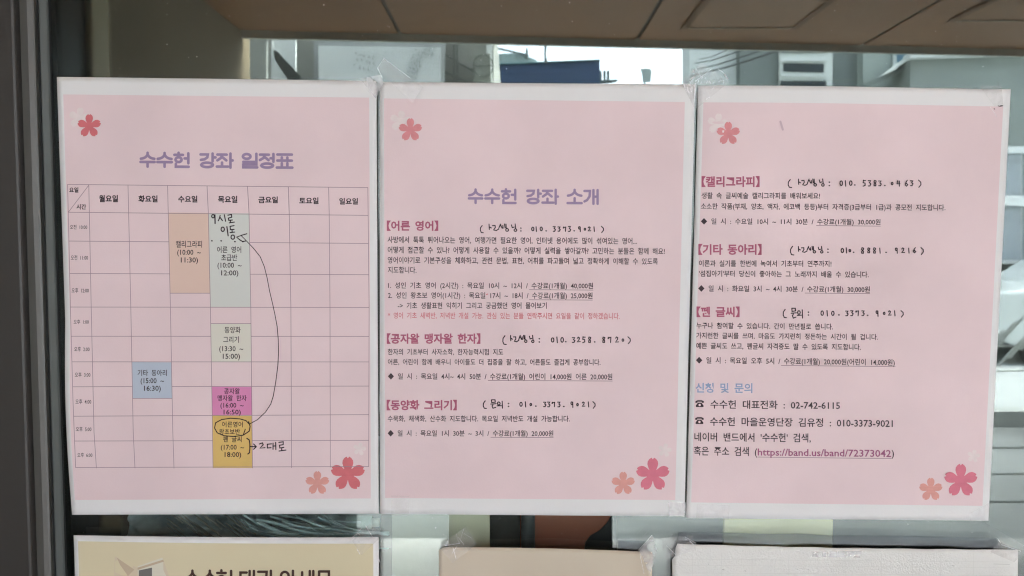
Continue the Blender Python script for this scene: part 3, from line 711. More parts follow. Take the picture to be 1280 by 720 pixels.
days = [('월요일', 123.7, 147.5, 244, 252.4), ('화요일', 173, 197, 244.5, 252.6), ('수요일', 222.7, 246.7, 244.8, 252.8), ('목요일', 272.5, 296.7, 245, 253.3), ('금요일', 323, 347.4, 245.8, 253.7), ('토요일', 374, 398.2, 247, 254.7), ('일요일', 424, 447.5, 247.7, 255.4), ('요일', 86.5, 98, 234.3, 240.5), ('시간', 95.5, 107.6, 255.4, 261.6)]
for s_, a, b, t, u in days: text(P1, 'column_heading', s_, a, b, t, u, M_inkb, bold=0.03)
times = [('오전 10:00', 87.5, 109, 281, 286.5), ('오전 11:00', 88.5, 110, 319, 325), ('오후 12:00', 89.5, 111, 360, 366), ('오후 1:00', 92, 111, 399.5, 405), ('오후 2:00', 92.7, 112, 433.5, 439.3), ('오후 3:00', 93.5, 113, 465.5, 471.3), ('오후 4:00', 94.3, 114, 499, 505), ('오후 5:00', 94.8, 114.3, 533.5, 539.3), ('오후 6:00', 96.7, 115.5, 566, 571.5)]
for s_, a, b, t, u in times: text(P1, 'row_time', s_, a, b, t, u, M_ink, bold=0.01)
ct = [('캘리그라피', 220, 252.5, 301, 309.3), ('(10:00 ~', 221.5, 251, 311, 319), ('11:30)', 226, 247.5, 320.6, 328.6),
      ('어른 영어', 271.3, 301.5, 308, 316), ('초급반', 276.5, 296.5, 318, 326), ('(10:00 ~', 271.8, 302, 327.2, 335.2), ('12:00)', 276.5, 298, 336.8, 344.8),
      ('동양화', 280.7, 300.7, 408.5, 416.3), ('그리기', 279, 298.6, 420.5, 428.3), ('(13:30 ~', 274, 304, 431.5, 439.5), ('15:00)', 278.5, 300, 441, 449),
      ('기타 동아리', 172, 208.5, 462.3, 469.8), ('(15:00 ~', 175.7, 205, 471.5, 479.5), ('16:30)', 180, 201, 481, 489),
      ('공자왈', 280, 299.8, 485.3, 492.5), ('맹자왈 한자', 272, 308.3, 494, 501.2), ('(16:00 ~', 275.5, 304.5, 502.5, 510), ('16:50)', 279.5, 301, 511, 518.5),
      ('어른영어', 277.5, 303.5, 527, 534), ('왕초보반', 274, 300, 536, 543.2), ('펜 글씨', 279, 302, 545.3, 552.6), ('(17:00 ~', 276, 305, 555, 562.5), ('18:00)', 280.8, 301.5, 564, 571.7)]
for s_, a, b, t, u in ct: text(P1, 'cell_text', s_, a, b, t, u, M_inkb, bold=0.012)
mk = 1.35
hand = [(ell(266.3, 270.3, 1.7, 2.1, 10), mk), ([(268.6, 268.5), (268.9, 279.3)], 1.6), ([(275.2, 269.3), (274.3, 273), (272.8, 276)], mk), ([(275, 271.5), (278, 275.8)], mk), ([(280.4, 268.5), (282, 276.6)], mk),
        ([(284.8, 269), (289.4, 268.2), (289.6, 271.5), (285.5, 272.6), (286, 275.4), (290.5, 275)], mk), ([(288, 275.6), (288, 278)], mk), ([(286.6, 278.6), (293, 277.6)], mk),
        (ell(278.4, 286.6, 2.1, 2.8, 10), mk), ([(283.6, 283.3), (285.2, 294.8)], 1.5), ([(292.6, 282), (287.6, 283), (288, 287), (292.6, 286.8)], mk), ([(290, 287.2), (290.2, 290)], mk), ([(287.6, 290.8), (293.2, 290.1)], mk), (ell(291, 296.4, 2.3, 2.7, 10), mk),
        ([(264.6, 301), (265.1, 301.1)], 1.7), ([(276.2, 301), (276.7, 301.1)], 1.7), ([(293.4, 302), (293.9, 302.1)], 1.8), ([(303.3, 302), (303.8, 302.1)], 1.8),
        ([(308.5, 292.2), (303, 293.8), (295.8, 296.4), (299.5, 299.6), (303.3, 302), (307.2, 301.2)], 1.3),
        ([(301.7, 294.7), (305, 298), (308.2, 301.3), (317, 310.5), (325.3, 321), (330.3, 333), (333.8, 347), (337, 364), (340.8, 380), (343.6, 393), (346.4, 408), (347.8, 424), (348.2, 440), (347.3, 457), (344.6, 478), (341.6, 495), (338.5, 505), (332, 515), (322, 524.5), (312, 530)], 0.95),
        ([(310.8, 527), (312.6, 533), (311.5, 539), (304, 544), (292, 545.7), (280, 544.6), (271.5, 541), (268.2, 535), (269.5, 528.5), (277, 524.5), (288, 522.8), (300, 523.6), (307.5, 525.8), (311, 529.5)], 1.2),
        ([(306.6, 536.5), (304.3, 543)], 1.1),
        ([(308.6, 548), (311.6, 550), (312.3, 555), (312.3, 561), (311.8, 566), (309.8, 567.4)], 1.4), ([(313, 558.3), (320, 558.3)], mk), ([(317, 555), (320.3, 558.4), (317, 561.6)], mk),
        ([(324.2, 555), (328, 553.6), (329, 555.8), (325, 560.2), (331.2, 559.6)], mk), ([(339.4, 554.8), (334.2, 555.3), (334.2, 560), (338.8, 559.6)], mk), ([(341.3, 554), (341.3, 561.6)], mk), ([(341.3, 557.6), (344.5, 557.4)], mk), ([(344.6, 553), (344.8, 562)], mk),
        ([(348.6, 553), (354, 552.2), (354, 555.8), (349.4, 556.6), (349.8, 560), (354.8, 559.2)], mk), ([(352.2, 560), (352.2, 562.8)], mk), ([(348.8, 563.8), (357.4, 562.6)], mk)]
strokes(P1, 'handwriting', hand, M_mark)
flower(P1, 449.5, 561.3, 8.5, M_fl['ghost'], 0.2, HC); flower(P1, 396.7, 604, 15.3, M_fl['orange']); flower(P1, 434.8, 592.5, 21.8, M_fl['red'], 0, HL + 0.00003)

# ---------------------------------------------------------------- handwriting on the other two pages
DIG = {'0': [ell(.5, .5, .36, .38, 10)], 'o': [ell(.5, .55, .24, .22, 8)], '1': [[(.42, .05), (.58, .97)]],
       '2': [[(.12, .25), (.4, .05), (.72, .18), (.6, .5), (.12, .9), (.92, .86)]],
       '3': [[(.12, .08), (.8, .08), (.45, .42), (.85, .62), (.6, .95), (.15, .95)]],
       '4': [[(.25, .05), (.1, .6), (.9, .6)], [(.75, .1), (.75, 1.05)]],
       '5': [[(.9, .08), (.3, .08)], [(.3, .0), (.22, .42), (.75, .48), (.78, .85), (.2, .98)]],
       '6': [[(.7, 0), (.25, .45), (.15, .8), (.5, .98), (.82, .75), (.5, .52), (.2, .65)]],
       '7': [[(.05, .3), (.12, .08), (.25, .3)], [(.2, .15), (.85, .1), (.75, .97)]],
       '8': [[(.8, .12), (.35, .05), (.2, .3), (.75, .65), (.7, .95), (.25, .93), (.25, .65), (.75, .35), (.8, .12)]],
       '9': [ell(.35, .3, .26, .24, 9), [(.62, .12), (.66, 1.05)]],
       '(': [[(.9, -.15), (.3, .3), (.25, .8), (.6, 1.2), (1.3, 1.25)]], ')': [[(0, 0), (.65, .35), (.7, .75), (.1, 1.2)]], '.': [[(.45, .85), (.55, .86)]], ':': [[(.45, .3), (.55, .32)], [(.45, .85), (.55, .86)]]}
SEON = [[(.02, .02), (.03, .72)], [(.03, .38), (.10, .52)], [(.14, .22), (.23, .2), (.24, .45), (.18, .78), (.27, .86), (.36, .66)], [(.42, .02), (.36, .55)], [(.42, .15), (.48, .55)], [(.50, .2), (.51, .55)], [(.56, .0), (.58, .5)], [(.61, .02), (.62, .56)], ell(.65, .78, .05, .18, 8),
        [(.80, .12), (.83, .48), (.9, .4)], [(.93, .0), (.95, .58)], ell(.94, .8, .05, .17, 8)]
MUN = [[(.08, .05), (.1, .35), (.38, .3), (.36, .05), (.08, .05)], [(.02, .52), (.45, .48)], [(.2, .52), (.18, .68)], [(.12, .72), (.2, .98), (.42, .88)], ell(.66, .45, .11, .17, 8), [(.52, .72), (.86, .7)], [(.93, .2), (.96, .98)]]
def handline(page, ox, oy, s, items, word, wb, cy, hgt):
    jr = random.Random(int(ox + oy)); polys = []
    g = SEON if word == 's' else MUN
    for st in g: polys.append(([(ox + (wb[0] + (wb[1]-wb[0])*u) / s, oy + (wb[2] + (wb[3]-wb[2])*v) / s) for u, v in st], 1.25))
    for ch, x in items:
        key = 'o' if ch == 'o' else ch
        w = {'1': .5, '(': .55, ')': .6, '.': .7, ':': .6}.get(ch, .62) * hgt
        hh = hgt * jr.uniform(0.92, 1.08); ddy = jr.uniform(-1.5, 1.5)
        for st in DIG[key]:
            polys.append(([(ox + (x - w/2 + w*u) / s, oy + (cy + ddy - hh/2 + hh*v) / s) for u, v in st], 1.6 if ch in '.:' else 1.25))
    return strokes(page, 'handwriting', polys, M_mark)

# ---------------------------------------------------------------- page two: class introductions
P2 = Page('introduction_notice', 'pink notice of class introductions, in the middle of the three pink sheets',
          [(474.5, 102.5), (869, 105.5), (855.5, 645.5), (475, 642.5)], M_white, 1.9)
P2.patch('pink_field', [(480, 123), (856, 127.5), (844, 625), (481.3, 622.5)], M_pink, HB, 56, 76)
flower(P2, 500.5, 151.5, 13.5, M_fl['ghost'], 0.15, HC); flower(P2, 513, 162.5, 15, M_fl['coral'])
flower(P2, 831, 562.8, 8.8, M_fl['ghost'], 0.2, HC); flower(P2, 779, 604.5, 15, M_fl['orange']); flower(P2, 816, 593.5, 21.5, M_fl['pinkred'])
display(P2, 'title', [('수', 585, 604), ('수', 605.5, 625), ('헌', 626, 646), ('강', 657.5, 677), ('좌', 677, 698), ('소', 708.3, 728.3), ('개', 729, 749)], 235.5, 255, 236, 255.8, 585, 749, M_lilac, 0.16)
def heading(pg, s_, a, b, t, u): return text(pg, 'heading', s_, a, b, t, u, M_rose, bold=0.032, sp=1.6)
heading(P2, '【어른 영어】', 483.5, 547.8, 276.3, 288.0); heading(P2, '【공자왈 맹자왈 한자】', 483.5, 600.5, 417.3, 429.2); heading(P2, '【동양화 그리기】', 483.3, 571, 500.4, 512.3)
B2 = [('사방에서 툭툭 튀어나오는 영어, 여행가면 필요한 영어, 인터넷 용어에도 많이 섞여있는 영어...', 484.4, 796, 295.4, 303.6, 297.4, 305.3),
      ('어떻게 접근할 수 있나? 어떻게 사용할 수 있을까? 어떻게 실력을 쌓아갈까? 고민하는 분들은 함께 해요!', 484.6, 831, 308.2, 316.4, 310, 318),
      ('영어이야기로 기본구성을 체화하고, 관련 문법, 표현, 어휘를 파고들며 넓고 정확하게 이해할 수 있도록', 484.6, 822.3, 321, 329.1, 322.8, 330.6),
      ('지도합니다.', 484.8, 520.6, 333.4, 341.3, 333.6, 341.5),
      ('1. 성인 기초 영어 (2시간) : 목요일 10시 ~ 12시 / 수강료(1개월) 40,000원', 485, 741.3, 352.8, 360.4, 353.4, 361),
      ('2. 성인 왕초보 영어(1시간) : 목요일 17시 ~ 18시 / 수강료(1개월) 25,000원', 485, 740.6, 365.1, 372.9, 365.6, 373.4),
      ('-> 기초 생활표현 익히기 그리고 궁금했던 영어 물어보기', 497.2, 683.4, 378, 385.8, 378, 385.8),
      ('한자의 기초부터 사자소학, 한자능력시험 지도', 484.8, 629, 436, 443.6, 436.2, 443.8),
      ('어른, 어린이 함께 배우니 아이들도 더 집중을 잘 하고, 어른들도 즐겁게 공부합니다.', 484.8, 750.6, 448.6, 456, 449, 456.6),
      ('◆ 일 시 : 목요일 4시~ 4시 50분 / 수강료(1개월) 어린이 14,000원 어른 20,000원', 484.8, 765.3, 466.5, 474, 467, 474.8),
      ('수묵화, 채색화, 산수화 지도합니다. 목요일 저녁반도 개설 가능합니다.', 484.6, 712.2, 519.5, 527, 519.7, 527.2),
      ('◆ 일 시 : 목요일 1시 30분 ~ 3시 / 수강료(1개월) 20,000원', 484.5, 691.6, 537.7, 545.2, 538, 545.4)]
for s_, a, b, t, u, t2, u2 in B2: text(P2, 'text_line', s_, a, b, t, u, M_ink, t2, u2)
text(P2, 'text_line', '* 영어 기초 새벽반, 저녁반 개설 가능. 관심 있는 분들 연락주시면 요일을 같이 정하겠습니다.', 484.8, 774.6, 390.4, 398, M_red, 391.2, 399)
for a, b, y, y2 in ((661.7, 741.3, 361.4, 361.9), (661.5, 740.6, 374, 374.4), (610.2, 765.4, 474.9, 475.6), (613.5, 691.6, 545.9, 546.2)):
    line(P2, 'underline', [(a, y + 0.7), (b, y2 + 0.7)], 0.6, M_under)
handline(P2, 590, 272, 7.53, [('(', 85), (':', 460), ('0', 572), ('1', 605), ('0', 652), ('.', 698), ('3', 775), ('3', 820), ('7', 872), ('3', 918), ('.', 962), ('9', 1015), ('o', 1063), ('2', 1105), ('1', 1150), (')', 1232)], 's', (155, 425, 60, 132), 107, 48)
handline(P2, 620, 410, 7.11, [('(', 68), (':', 385), ('0', 503), ('1', 543), ('0', 588), ('.', 620), ('3', 690), ('2', 735), ('5', 780), ('8', 832), ('.', 877), ('8', 958), ('7', 1010), ('2', 1075), ('o', 1128), (')', 1188)], 's', (125, 340, 65, 132), 105, 52)
handline(P2, 595, 493, 8.0, [('(', 80), (':', 325), ('0', 450), ('1', 495), ('o', 548), ('.', 598), ('3', 688), ('3', 728), ('7', 775), ('3', 830), ('.', 878), ('9', 963), ('o', 1015), ('2', 1075), ('1', 1125), (')', 1185)], 'm', (145, 270, 50, 140), 100, 54)
strokes(P2, 'pen_mark', [([(608.2, 368.2), (609.5, 367.6)], 1.3)], M_red)

# ---------------------------------------------------------------- page three: more classes and contacts
def le3(y):
    d = 0
    d += 1.3 * math.exp(-((y - 327) / 4.0) ** 2) + 1.8 * math.exp(-((y - 470) / 14.0) ** 2)
    return d
P3 = Page('contact_notice', 'pink notice of further classes and contact numbers, right of the three pink sheets',
          [(872.8, 106.8), (1263.5, 110.8), (1235.5, 651), (857.6, 647.8)], M_white, 3.1, tedge=lambda x: -0.8 * math.sin((x - 872) / 391 * math.pi * 1.5))
P3l = le3; P3c = P3
P3.ledge = None
P3.patch('pink_field', [(879.3, 128), (1254, 132.3), (1228, 632.3), (864, 628)], M_pink, HB, 56, 76)
flower(P3, 897, 155, 13.5, M_fl['ghost'], 0.15, HC); flower(P3, 910.3, 167, 15, M_fl['coral'])
flower(P3, 1217, 570, 8.3, M_fl['ghost'], 0.2, HC); flower(P3, 1163.5, 612, 15, M_fl['orange']); flower(P3, 1201, 601, 21.3, M_fl['pinkred'])
heading(P3, '【캘리그라피】', 877, 949.5, 220.8, 233.2); heading(P3, '【기타 동아리】', 873, 952, 305.6, 318); heading(P3, '【펜 글씨】', 870.7, 924.5, 383.8, 395.8)
B3 = [('생활 속 글씨예술 캘리그라피를 배워보세요!', 876.9, 1025, 240.5, 248.2, 241, 248.6),
      ('소소한 작품(부채, 양초, 액자, 에코백 등등)부터 자격증(3급부터 1급)과 공모전 지도합니다.', 876, 1181.8, 253.9, 261.4, 255.6, 263.2),
      ('◆ 일 시 : 수요일 10시 ~ 11시 30분 / 수강료(1개월) 30,000원', 876, 1100.6, 272.8, 280.2, 273.8, 281),
      ('이론과 실기를 한번에 녹여서 기초부터 연주까지!', 873.7, 1039.3, 325.2, 333, 325.9, 333.5),
      ("'섬집아기'부터 당신이 좋아하는 그 노래까지 배울 수 있습니다.", 873.9, 1085.8, 338, 345.6, 339.4, 347),
      ('◆ 일 시 : 화요일 3시 ~ 4시 30분 / 수강료(1개월) 30,000원', 872.7, 1087.3, 356.6, 364.2, 358, 365.6),
      ('누구나 참여할 수 있습니다. 간이 만년필로 씁니다.', 870.5, 1041.2, 403, 410.4, 404.6, 412.2),
      ('가지런한 글씨를 쓰며, 마음도 가지런히 정돈하는 시간이 될 겁니다.', 870.3, 1097.3, 415.5, 423, 417.6, 425),
      ('예쁜 글씨도 쓰고, 펜글씨 자격증도 딸 수 있도록 지도합니다.', 870.2, 1076, 428.3, 436, 430, 437.7),
      ('◆ 일 시 : 목요일 오후 5시 / 수강료(1개월) 20,000원(어린이 14,000원)', 870, 1118.5, 446.2, 454, 449, 457)]
for s_, a, b, t, u, t2, u2 in B3: text(P3, 'text_line', s_, a, b, t, u, M_ink, t2, u2)
text(P3, 'heading', '신청 및 문의', 869.5, 940.5, 478.8, 490.5, M_blue, 479.3, 491, bold=0.022, sp=1.7)
text(P3, 'text_line', '수수헌 대표전화 : 02-742-6115', 888, 1050, 500.2, 510.5, M_ink, 501.5, 511.8)
text(P3, 'text_line', '수수헌 마을운영단장 김유정 : 010-3373-9021', 887.5, 1116, 521.5, 532, M_ink, 523.8, 534.4)
text(P3, 'text_line', "네이버 밴드에서 '수수헌' 검색,", 868, 1013.5, 540.7, 551.3, M_ink, 542, 552.8)
text(P3, 'text_line', '혹은 주소 검색 (', 867.3, 946.5, 558, 569, M_ink, 559, 570)
text(P3, 'web_address', 'https://band.us/band/72373042', 947.2, 1113.8, 559, 570, M_plum, 561, 572)
text(P3, 'text_line', ')', 1114.5, 1117.5, 561, 571.5, M_ink)
for i, (cx_, cy_) in enumerate(((874.6, 504.6), (874.3, 525.8))):       # telephone pictograms
    tp = [(cx_ - 5.5, cy_ - 1.2), (cx_ - 5.2, cy_ - 3.2), (cx_ - 2.5, cy_ - 4.4), (cx_ + 2.5, cy_ - 4.4), (cx_ + 5.2, cy_ - 3.2), (cx_ + 5.5, cy_ - 1.2), (cx_ + 2.9, cy_ - 1.0), (cx_ + 2.6, cy_ - 2.4), (cx_ - 2.6, cy_ - 2.4), (cx_ - 2.9, cy_ - 1.0)]
    P3.poly('telephone_print', tp, M_ink, HT)
    P3.poly('telephone_print', [(cx_ - 2.2, cy_ - 1.3), (cx_ + 2.2, cy_ - 1.3), (cx_ + 4.8, cy_ + 2.2), (cx_ + 4.8, cy_ + 4.2), (cx_ - 4.8, cy_ + 4.2), (cx_ - 4.8, cy_ + 2.2)], M_ink, HT)
    P3.poly('telephone_print', ell(cx_, cy_ + 1.6, 1.5, 1.5, 10)[:-1], M_pink, HT + 0.00004)
for a, b, y, y2 in ((1020.5, 1100.6, 281.2, 282), (1006.3, 1087.3, 365.6, 366.3), (976.5, 1119, 456.1, 457.6), (947, 1114, 570.6, 572.6)):
    line(P3, 'underline', [(a, y + 0.7), (b, y2 + 0.7)], 0.6, M_under)
handline(P3, 975, 215, 6.92, [('(', 78), (':', 427), ('0', 530), ('1', 567), ('0', 612), ('.', 647), ('5', 728), ('3', 775), ('8', 822), ('3', 865), ('.', 907), ('o', 970), ('4', 1025), ('6', 1095), ('3', 1140), (')', 1213)], 's', (155, 385, 60, 125), 97, 50)
handline(P3, 980, 300, 6.92, [('(', 63), (':', 380), ('0', 505), ('1', 540), ('o', 570), ('.', 602), ('8', 680), ('8', 733), ('8', 783), ('1', 830), ('.', 883), ('9', 975), ('2', 1030), ('1', 1080), ('6', 1130), (')', 1200)], 's', (120, 340, 55, 115), 90, 50)
handline(P3, 970, 378, 7.53, [('(', 75), (':', 305), ('0', 435), ('1', 482), ('0', 535), ('.', 592), ('3', 668), ('3', 715), ('7', 765), ('3', 820), ('.', 862), ('9', 955), ('o', 1018), ('2', 1070), ('1', 1118), (')', 1192)], 'm', (140, 255, 50, 150), 102, 52)
strokes(P3, 'ink_spot', [([(1250, 132.6), (1253, 132.2)], 1.3), ([(1247.6, 132.0), (1249, 133)], 0.8), ([(1242.6, 135.8), (1243.4, 136.4)], 1.0)], M_mark)
strokes(P3, 'smudge', [([(975.5, 152), (977, 157), (978.5, 162)], 2.6)], paper_mat('smudge', (0.62, 0.46, 0.50)))

# ---------------------------------------------------------------- lower papers, running out of the frame
P4 = Page('hire_notice', 'pale yellow notice with a white margin below the timetable', [(92, 669), (473.5, 671.5), (475, 1195), (108, 1195)], M_white, 4.4, tedge=lambda x: 1.2 * math.sin((x - 92) / 381 * math.pi))
P4.patch('yellow_field', [(97.5, 676.5), (466.5, 679.5), (468, 1175), (113, 1175)], M_yellowp, HB, 40, 40)
M_t1, M_t2, M_t3 = paper_mat('print_cream', (0.66, 0.56, 0.42)), paper_mat('print_tan', (0.55, 0.43, 0.31)), paper_mat('print_grey', (0.17, 0.16, 0.15))
M_t4 = paper_mat('print_offwhite', (0.70, 0.66, 0.55))
for q, m_, h_ in (([(143.5, 695.5), (172, 710), (172, 790), (140, 790)], M_t1, HC), ([(146, 697), (168, 712), (160, 720), (150, 706)], M_t2, HL),
                 ([(172, 708), (203, 697), (211, 722), (211, 790), (172, 790)], M_t4, HC), ([(172, 709.5), (204, 699.5), (205, 702), (172, 712.5)], M_t2, HL + 0.00002),
                 ([(173.5, 713), (190, 709.5), (190, 790), (173.5, 790)], M_t3, HL), ([(204, 700), (212, 722), (214, 790), (206, 790)], M_t1, HL)):
    P4.poly('picture_print', q, m_, h_)
display(P4, 'title', [('수', 229, 252), ('수', 250.5, 274), ('헌', 270, 291), ('대', 298.5, 319), ('관', 321, 343), ('안', 349, 371), ('내', 376, 393), ('문', 396, 414)], 711.5, 737, 711.8, 737.5, 229, 414, M_brown, 0.125)
P5 = Page('beige_sheet', 'plain beige sheet with rounded corners below the middle pink sheet', [(548.5, 684), (815, 690), (815, 1075), (552, 1075)], M_beige, 5.2, amp=0.0014, tedge=lambda x: -1.6 * math.sin((x - 548) / 267 * math.pi) + (4.5 * max(0, 1 - (x - 548) / 9) ** 2))
P6 = Page('white_sheet', 'blank off-white sheet below the right pink sheet', [(844, 679.8), (1272.5, 688), (1270, 1060), (846, 1060)], M_linen, 6.6, amp=0.0014, lift=0.0012, tedge=lambda x: 1.1 * math.sin((x - 845) / 428 * math.pi * 1.2) + 0.25 * math.sin(x * 0.11),
          ledge=lambda y: (-4.5 * math.exp(-((y - 684) / 4.5) ** 2) * 0 + (3.2 * math.exp(-((y - 681) / 3.0) ** 2)) - (4.0 if y > 697 else 0)))
M_fold = paper_mat('faint_fold', (0.71, 0.70, 0.675)); M_spot = paper_mat('grey_spot', (0.50, 0.49, 0.47))
rr = random.Random(9)
for i in range(10):
    x = 866 + i * 39 + rr.uniform(-4, 4)
    line(P6, 'faint_line', [(x, 692), (x + rr.uniform(-1, 1), 1050)], 0.55, M_fold, sub=30)
for y in (699, 706.5, 716, 730, 760, 800): line(P6, 'faint_line', [(850, y), (1268, y + 3.5)], 0.45, M_fold, HT, sub=40)
strokes(P6, 'spot', [([(x, y), (x + w, y + 0.4)], q) for x, y, w, q in ((903, 712, 2.2, 1.0), (931, 713.5, 1.4, .9), (885, 705, 1, .7), (1182, 701, 2, .6), (1190, 707, 3, .7), (1242, 705, 20, .5), (1010, 712, 1, .8))], M_spot)
# translucent grey strips standing in for the shadow band above the lower sheets
def shade_film_mat():
    m = bpy.data.materials.new('shade_film'); m.use_nodes = True; t = m.node_tree; t.nodes.clear()
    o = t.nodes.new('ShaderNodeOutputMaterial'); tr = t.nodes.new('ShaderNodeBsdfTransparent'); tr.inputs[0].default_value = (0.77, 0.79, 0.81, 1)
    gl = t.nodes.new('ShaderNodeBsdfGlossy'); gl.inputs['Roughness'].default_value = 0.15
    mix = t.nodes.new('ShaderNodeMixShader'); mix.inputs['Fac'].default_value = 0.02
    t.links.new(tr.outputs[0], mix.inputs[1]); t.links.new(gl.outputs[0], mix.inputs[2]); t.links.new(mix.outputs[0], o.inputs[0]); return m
M_shadefilm = shade_film_mat()
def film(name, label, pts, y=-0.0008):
    o = MB().prism([PL(a, b, y) for a, b in pts], (0, 0.0003, 0)).build(name, M_shadefilm); return tag(o, label, 'plastic sleeve')  # film strips stand in for the shadow band, no sleeve is there
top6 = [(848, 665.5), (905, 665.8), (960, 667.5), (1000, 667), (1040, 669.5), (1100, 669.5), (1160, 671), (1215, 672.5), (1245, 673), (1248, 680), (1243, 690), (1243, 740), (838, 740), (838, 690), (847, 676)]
film('shade_strip', 'grey film strip standing in for the shadow above the blank off-white sheet', top6)
film('shade_strip', 'grey film strip standing in for the shadow at the right end of the beige sheet', [(773, 675.5), (808, 676.5), (806, 688), (806, 740), (770, 740)])

# ---------------------------------------------------------------- tape
def tape(label, pts, m=None, h=0.0008, page=None, creases=(), crin=0.0002):
    # fine grid inside a quad so the tape can wrinkle
    m = m or M_tape; (a, b, c, d) = pts; n = 12; vs = []; fs = []
    rr = random.Random(int(sum(p[0] for p in pts)))
    for j in range(n + 1):
        for i in range(n + 1):
            u, v = i / n, j / n
            x = (a[0] * (1-u) + b[0] * u) * (1-v) + (d[0] * (1-u) + c[0] * u) * v
            y = (a[1] * (1-u) + b[1] * u) * (1-v) + (d[1] * (1-u) + c[1] * u) * v
            dd = -0.0046 if page is None else page.depth(x, y) - h
            vs.append(PL(x, y, dd - crin * abs(noise.noise(Vector((x * 0.3, y * 0.3, 2.0)))) * 2))
    for j in range(n):
        for i in range(n):
            k = j * (n + 1) + i; fs.append((k, k + n + 1, k + n + 2, k + 1))
    o = meshobj('clear_tape', vs, fs, m, smooth=True); tag(o, label, 'tape', 'strips of clear tape holding the notices')
    if creases:
        cr = MB()
        for pl, w in creases:
            for q in ribbon(pl, w * 0.7, cap=False):
                cr.prism([PL(p.x, p.y, (-0.0046 if page is None else page.depth(p.x, p.y) - h) - crin * 2 - 0.0003 - 0.00002 * (len(cr.v) % 9)) for p in q], (0, 0.0001, 0))
        c_ = cr.build('crease', M_tapecrease, o)
    return o
tape('clear tape strip slanting over the top left corner of the middle pink sheet', [(480, 73), (529, 109), (516, 129), (471.5, 86.5)], creases=[([(480, 73), (512, 97)], 0.5), ([(480, 73), (472, 85), (478, 97)], 0.5)])
tape('small clear tape across the top gap between left and middle sheets', [(450, 98.5), (476, 93), (480, 104), (469.5, 123)], M_tapemilky)
rr = random.Random(11)
sparkle_creases = []  # pale flecks painted in for the crinkled tape's white sparkle, plus crease lines
for i in range(34):
    x = rr.uniform(862, 905); y = 104.5 - abs(rr.gauss(0, 1)) * 3 + (x - 862) * 0.02; L = rr.uniform(0.8, 2.8); a = rr.uniform(1.1, 2.0)
    sparkle_creases.append(([(x, y), (x + L * math.cos(a), y - L * math.sin(a))], rr.uniform(0.3, 0.8)))
for i in range(16):
    x = rr.uniform(853, 866); y0 = 105; L = rr.uniform(3, 14) * (1 - abs(x - 858) / 12)
    sparkle_creases.append(([(x, y0), (x + 1.5, y0 + max(1.5, L * 0.5)), (x + 3.0, y0 + max(3, L))], rr.uniform(0.6, 1.7)))
sparkle_creases += [([(870, 101), (889, 86.5)], 0.6), ([(870, 85), (877, 98)], 0.5), ([(869, 104), (868, 128)], 2.0), ([(906, 93), (909.5, 99)], 2.2), ([(888, 113), (893, 109)], 1.8), ([(883, 124), (887, 121.5)], 2.0), ([(866, 87), (868, 92)], 2.2), ([(863, 99), (869, 95)], 1.4), ([(898, 87), (903, 89.5), (911, 100)], 0.4)]
tape('crinkled clear tape over the top gap between middle and right sheets', [(851.5, 103), (877, 78), (912, 102), (869, 137.5)], creases=sparkle_creases, h=0.0016)
tape('clear tape patch on the top right corner of the right pink sheet', [(1224, 107), (1252, 107), (1254, 130), (1243, 133)], page=P3, creases=[([(1238, 134), (1243, 141), (1246, 146)], 0.5)])
tape('square of clear tape on the bottom left margin of the middle sheet', [(489, 619.5), (511, 620), (511, 645), (489, 645)], page=P2)
tape('clear tape square on the bottom right margin of the middle sheet', [(835, 627.5), (858, 628), (857, 645), (836, 644.5)], M_tapemilky, page=P2)
tape('clear tape patch on the bottom left margin of the right sheet', [(871, 630), (912.5, 631), (911, 650), (870, 649)], page=P3)
tape('clear tape scrap on the bottom right corner of the right sheet', [(1213, 641), (1236, 629), (1237, 652), (1212, 652)], page=P3)
tape('crinkled tape on the top right corner of the pale yellow notice', [(440, 676), (462, 655), (480, 668), (452, 694)], creases=[([(444, 668), (452, 660)], 0.4), ([(446, 686), (450, 693)], 0.9), ([(440, 672), (447, 667), (450, 668)], 0.8), ([(472, 695), (475, 703)], 1.2), ([(457, 657), (466, 672)], 0.4)])
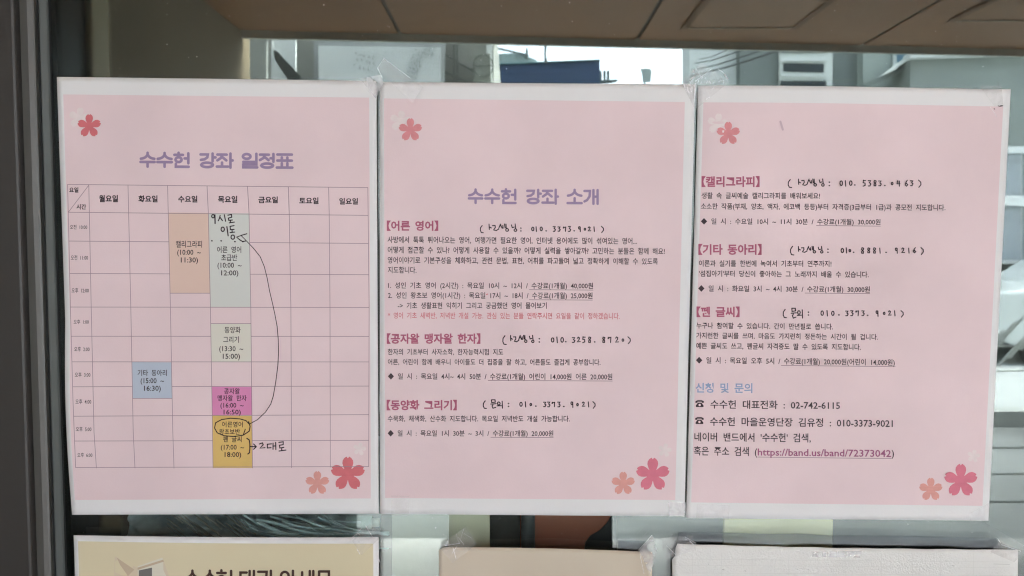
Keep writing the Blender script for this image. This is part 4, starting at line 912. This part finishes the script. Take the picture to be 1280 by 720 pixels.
tape('crinkled tape on the top left corner of the beige sheet', [(549, 684), (582, 658), (596, 680), (566, 704)], creases=[([(573, 672), (580, 681)], 0.6), ([(556, 682), (575, 679)], 1.0), ([(565, 692), (571, 683)], 0.7), ([(580, 667), (590, 673)], 0.4), ([(566, 684), (570, 698)], 0.7), ([(570, 667), (574, 680), (580, 660)], 0.5)])
tape('clear tape hanging on the right corner of the beige sheet', [(799, 688), (816, 669), (822, 690), (812, 718)], M_tapemilky, creases=[([(798, 688), (815, 669)], 0.5), ([(800, 693), (805, 717)], 0.7)])
tape('clear tape strip left of the blank off-white sheet corner', [(832, 700), (826, 672), (866, 669), (870, 687)], creases=[([(833, 682), (845, 694)], 0.5), ([(862, 676), (867, 681)], 0.8), ([(856, 671), (870, 679)], 0.5)])
tape('short strip of milky tape along the top of the off-white sheet', [(1017, 690), (1077, 688.5), (1075, 697), (1015, 696)], M_tapemilky, page=P6, creases=[([(1047, 687), (1047, 697)], 0.5)])
tape('clear tape on the right corner of the off-white sheet', [(1238, 690), (1250, 675), (1279, 690), (1268, 703)], creases=[([(1247, 673), (1251, 679)], 0.8), ([(1252, 681), (1276, 689)], 0.6)])
strokes(P3, 'ink_spot', [([(1247.5, 103), (1249, 106), (1246, 110)], 0.5)], M_mark)

# dust specks and dried drops on the glass
ds = MB(); rr = random.Random(21)
for i in range(150):
    if rr.random() < 0.55: px, py = rr.uniform(140, 1278), rr.uniform(2, 98)
    else: px, py = rr.uniform(95, 1278), rr.uniform(644, 690)
    w = rr.uniform(0.15, 0.5) if rr.random() < 0.93 else rr.uniform(0.6, 0.9); p = PL(px, py, -0.0003); q = w * 0.00054
    ds.prism([p + Vector((q * math.cos(t) * rr.uniform(.7, 1.2), 0, q * math.sin(t) * rr.uniform(.7, 1.2))) for t in (0, 1.25, 2.5, 3.75, 5.0)], (0, -0.00008, 0))
o = ds.build('dust', mat('dust_specks', (0.45, 0.44, 0.41), rough=0.9)); tag(o, 'fine dust specks and dried drops on the window glass', 'dust', kind='stuff')
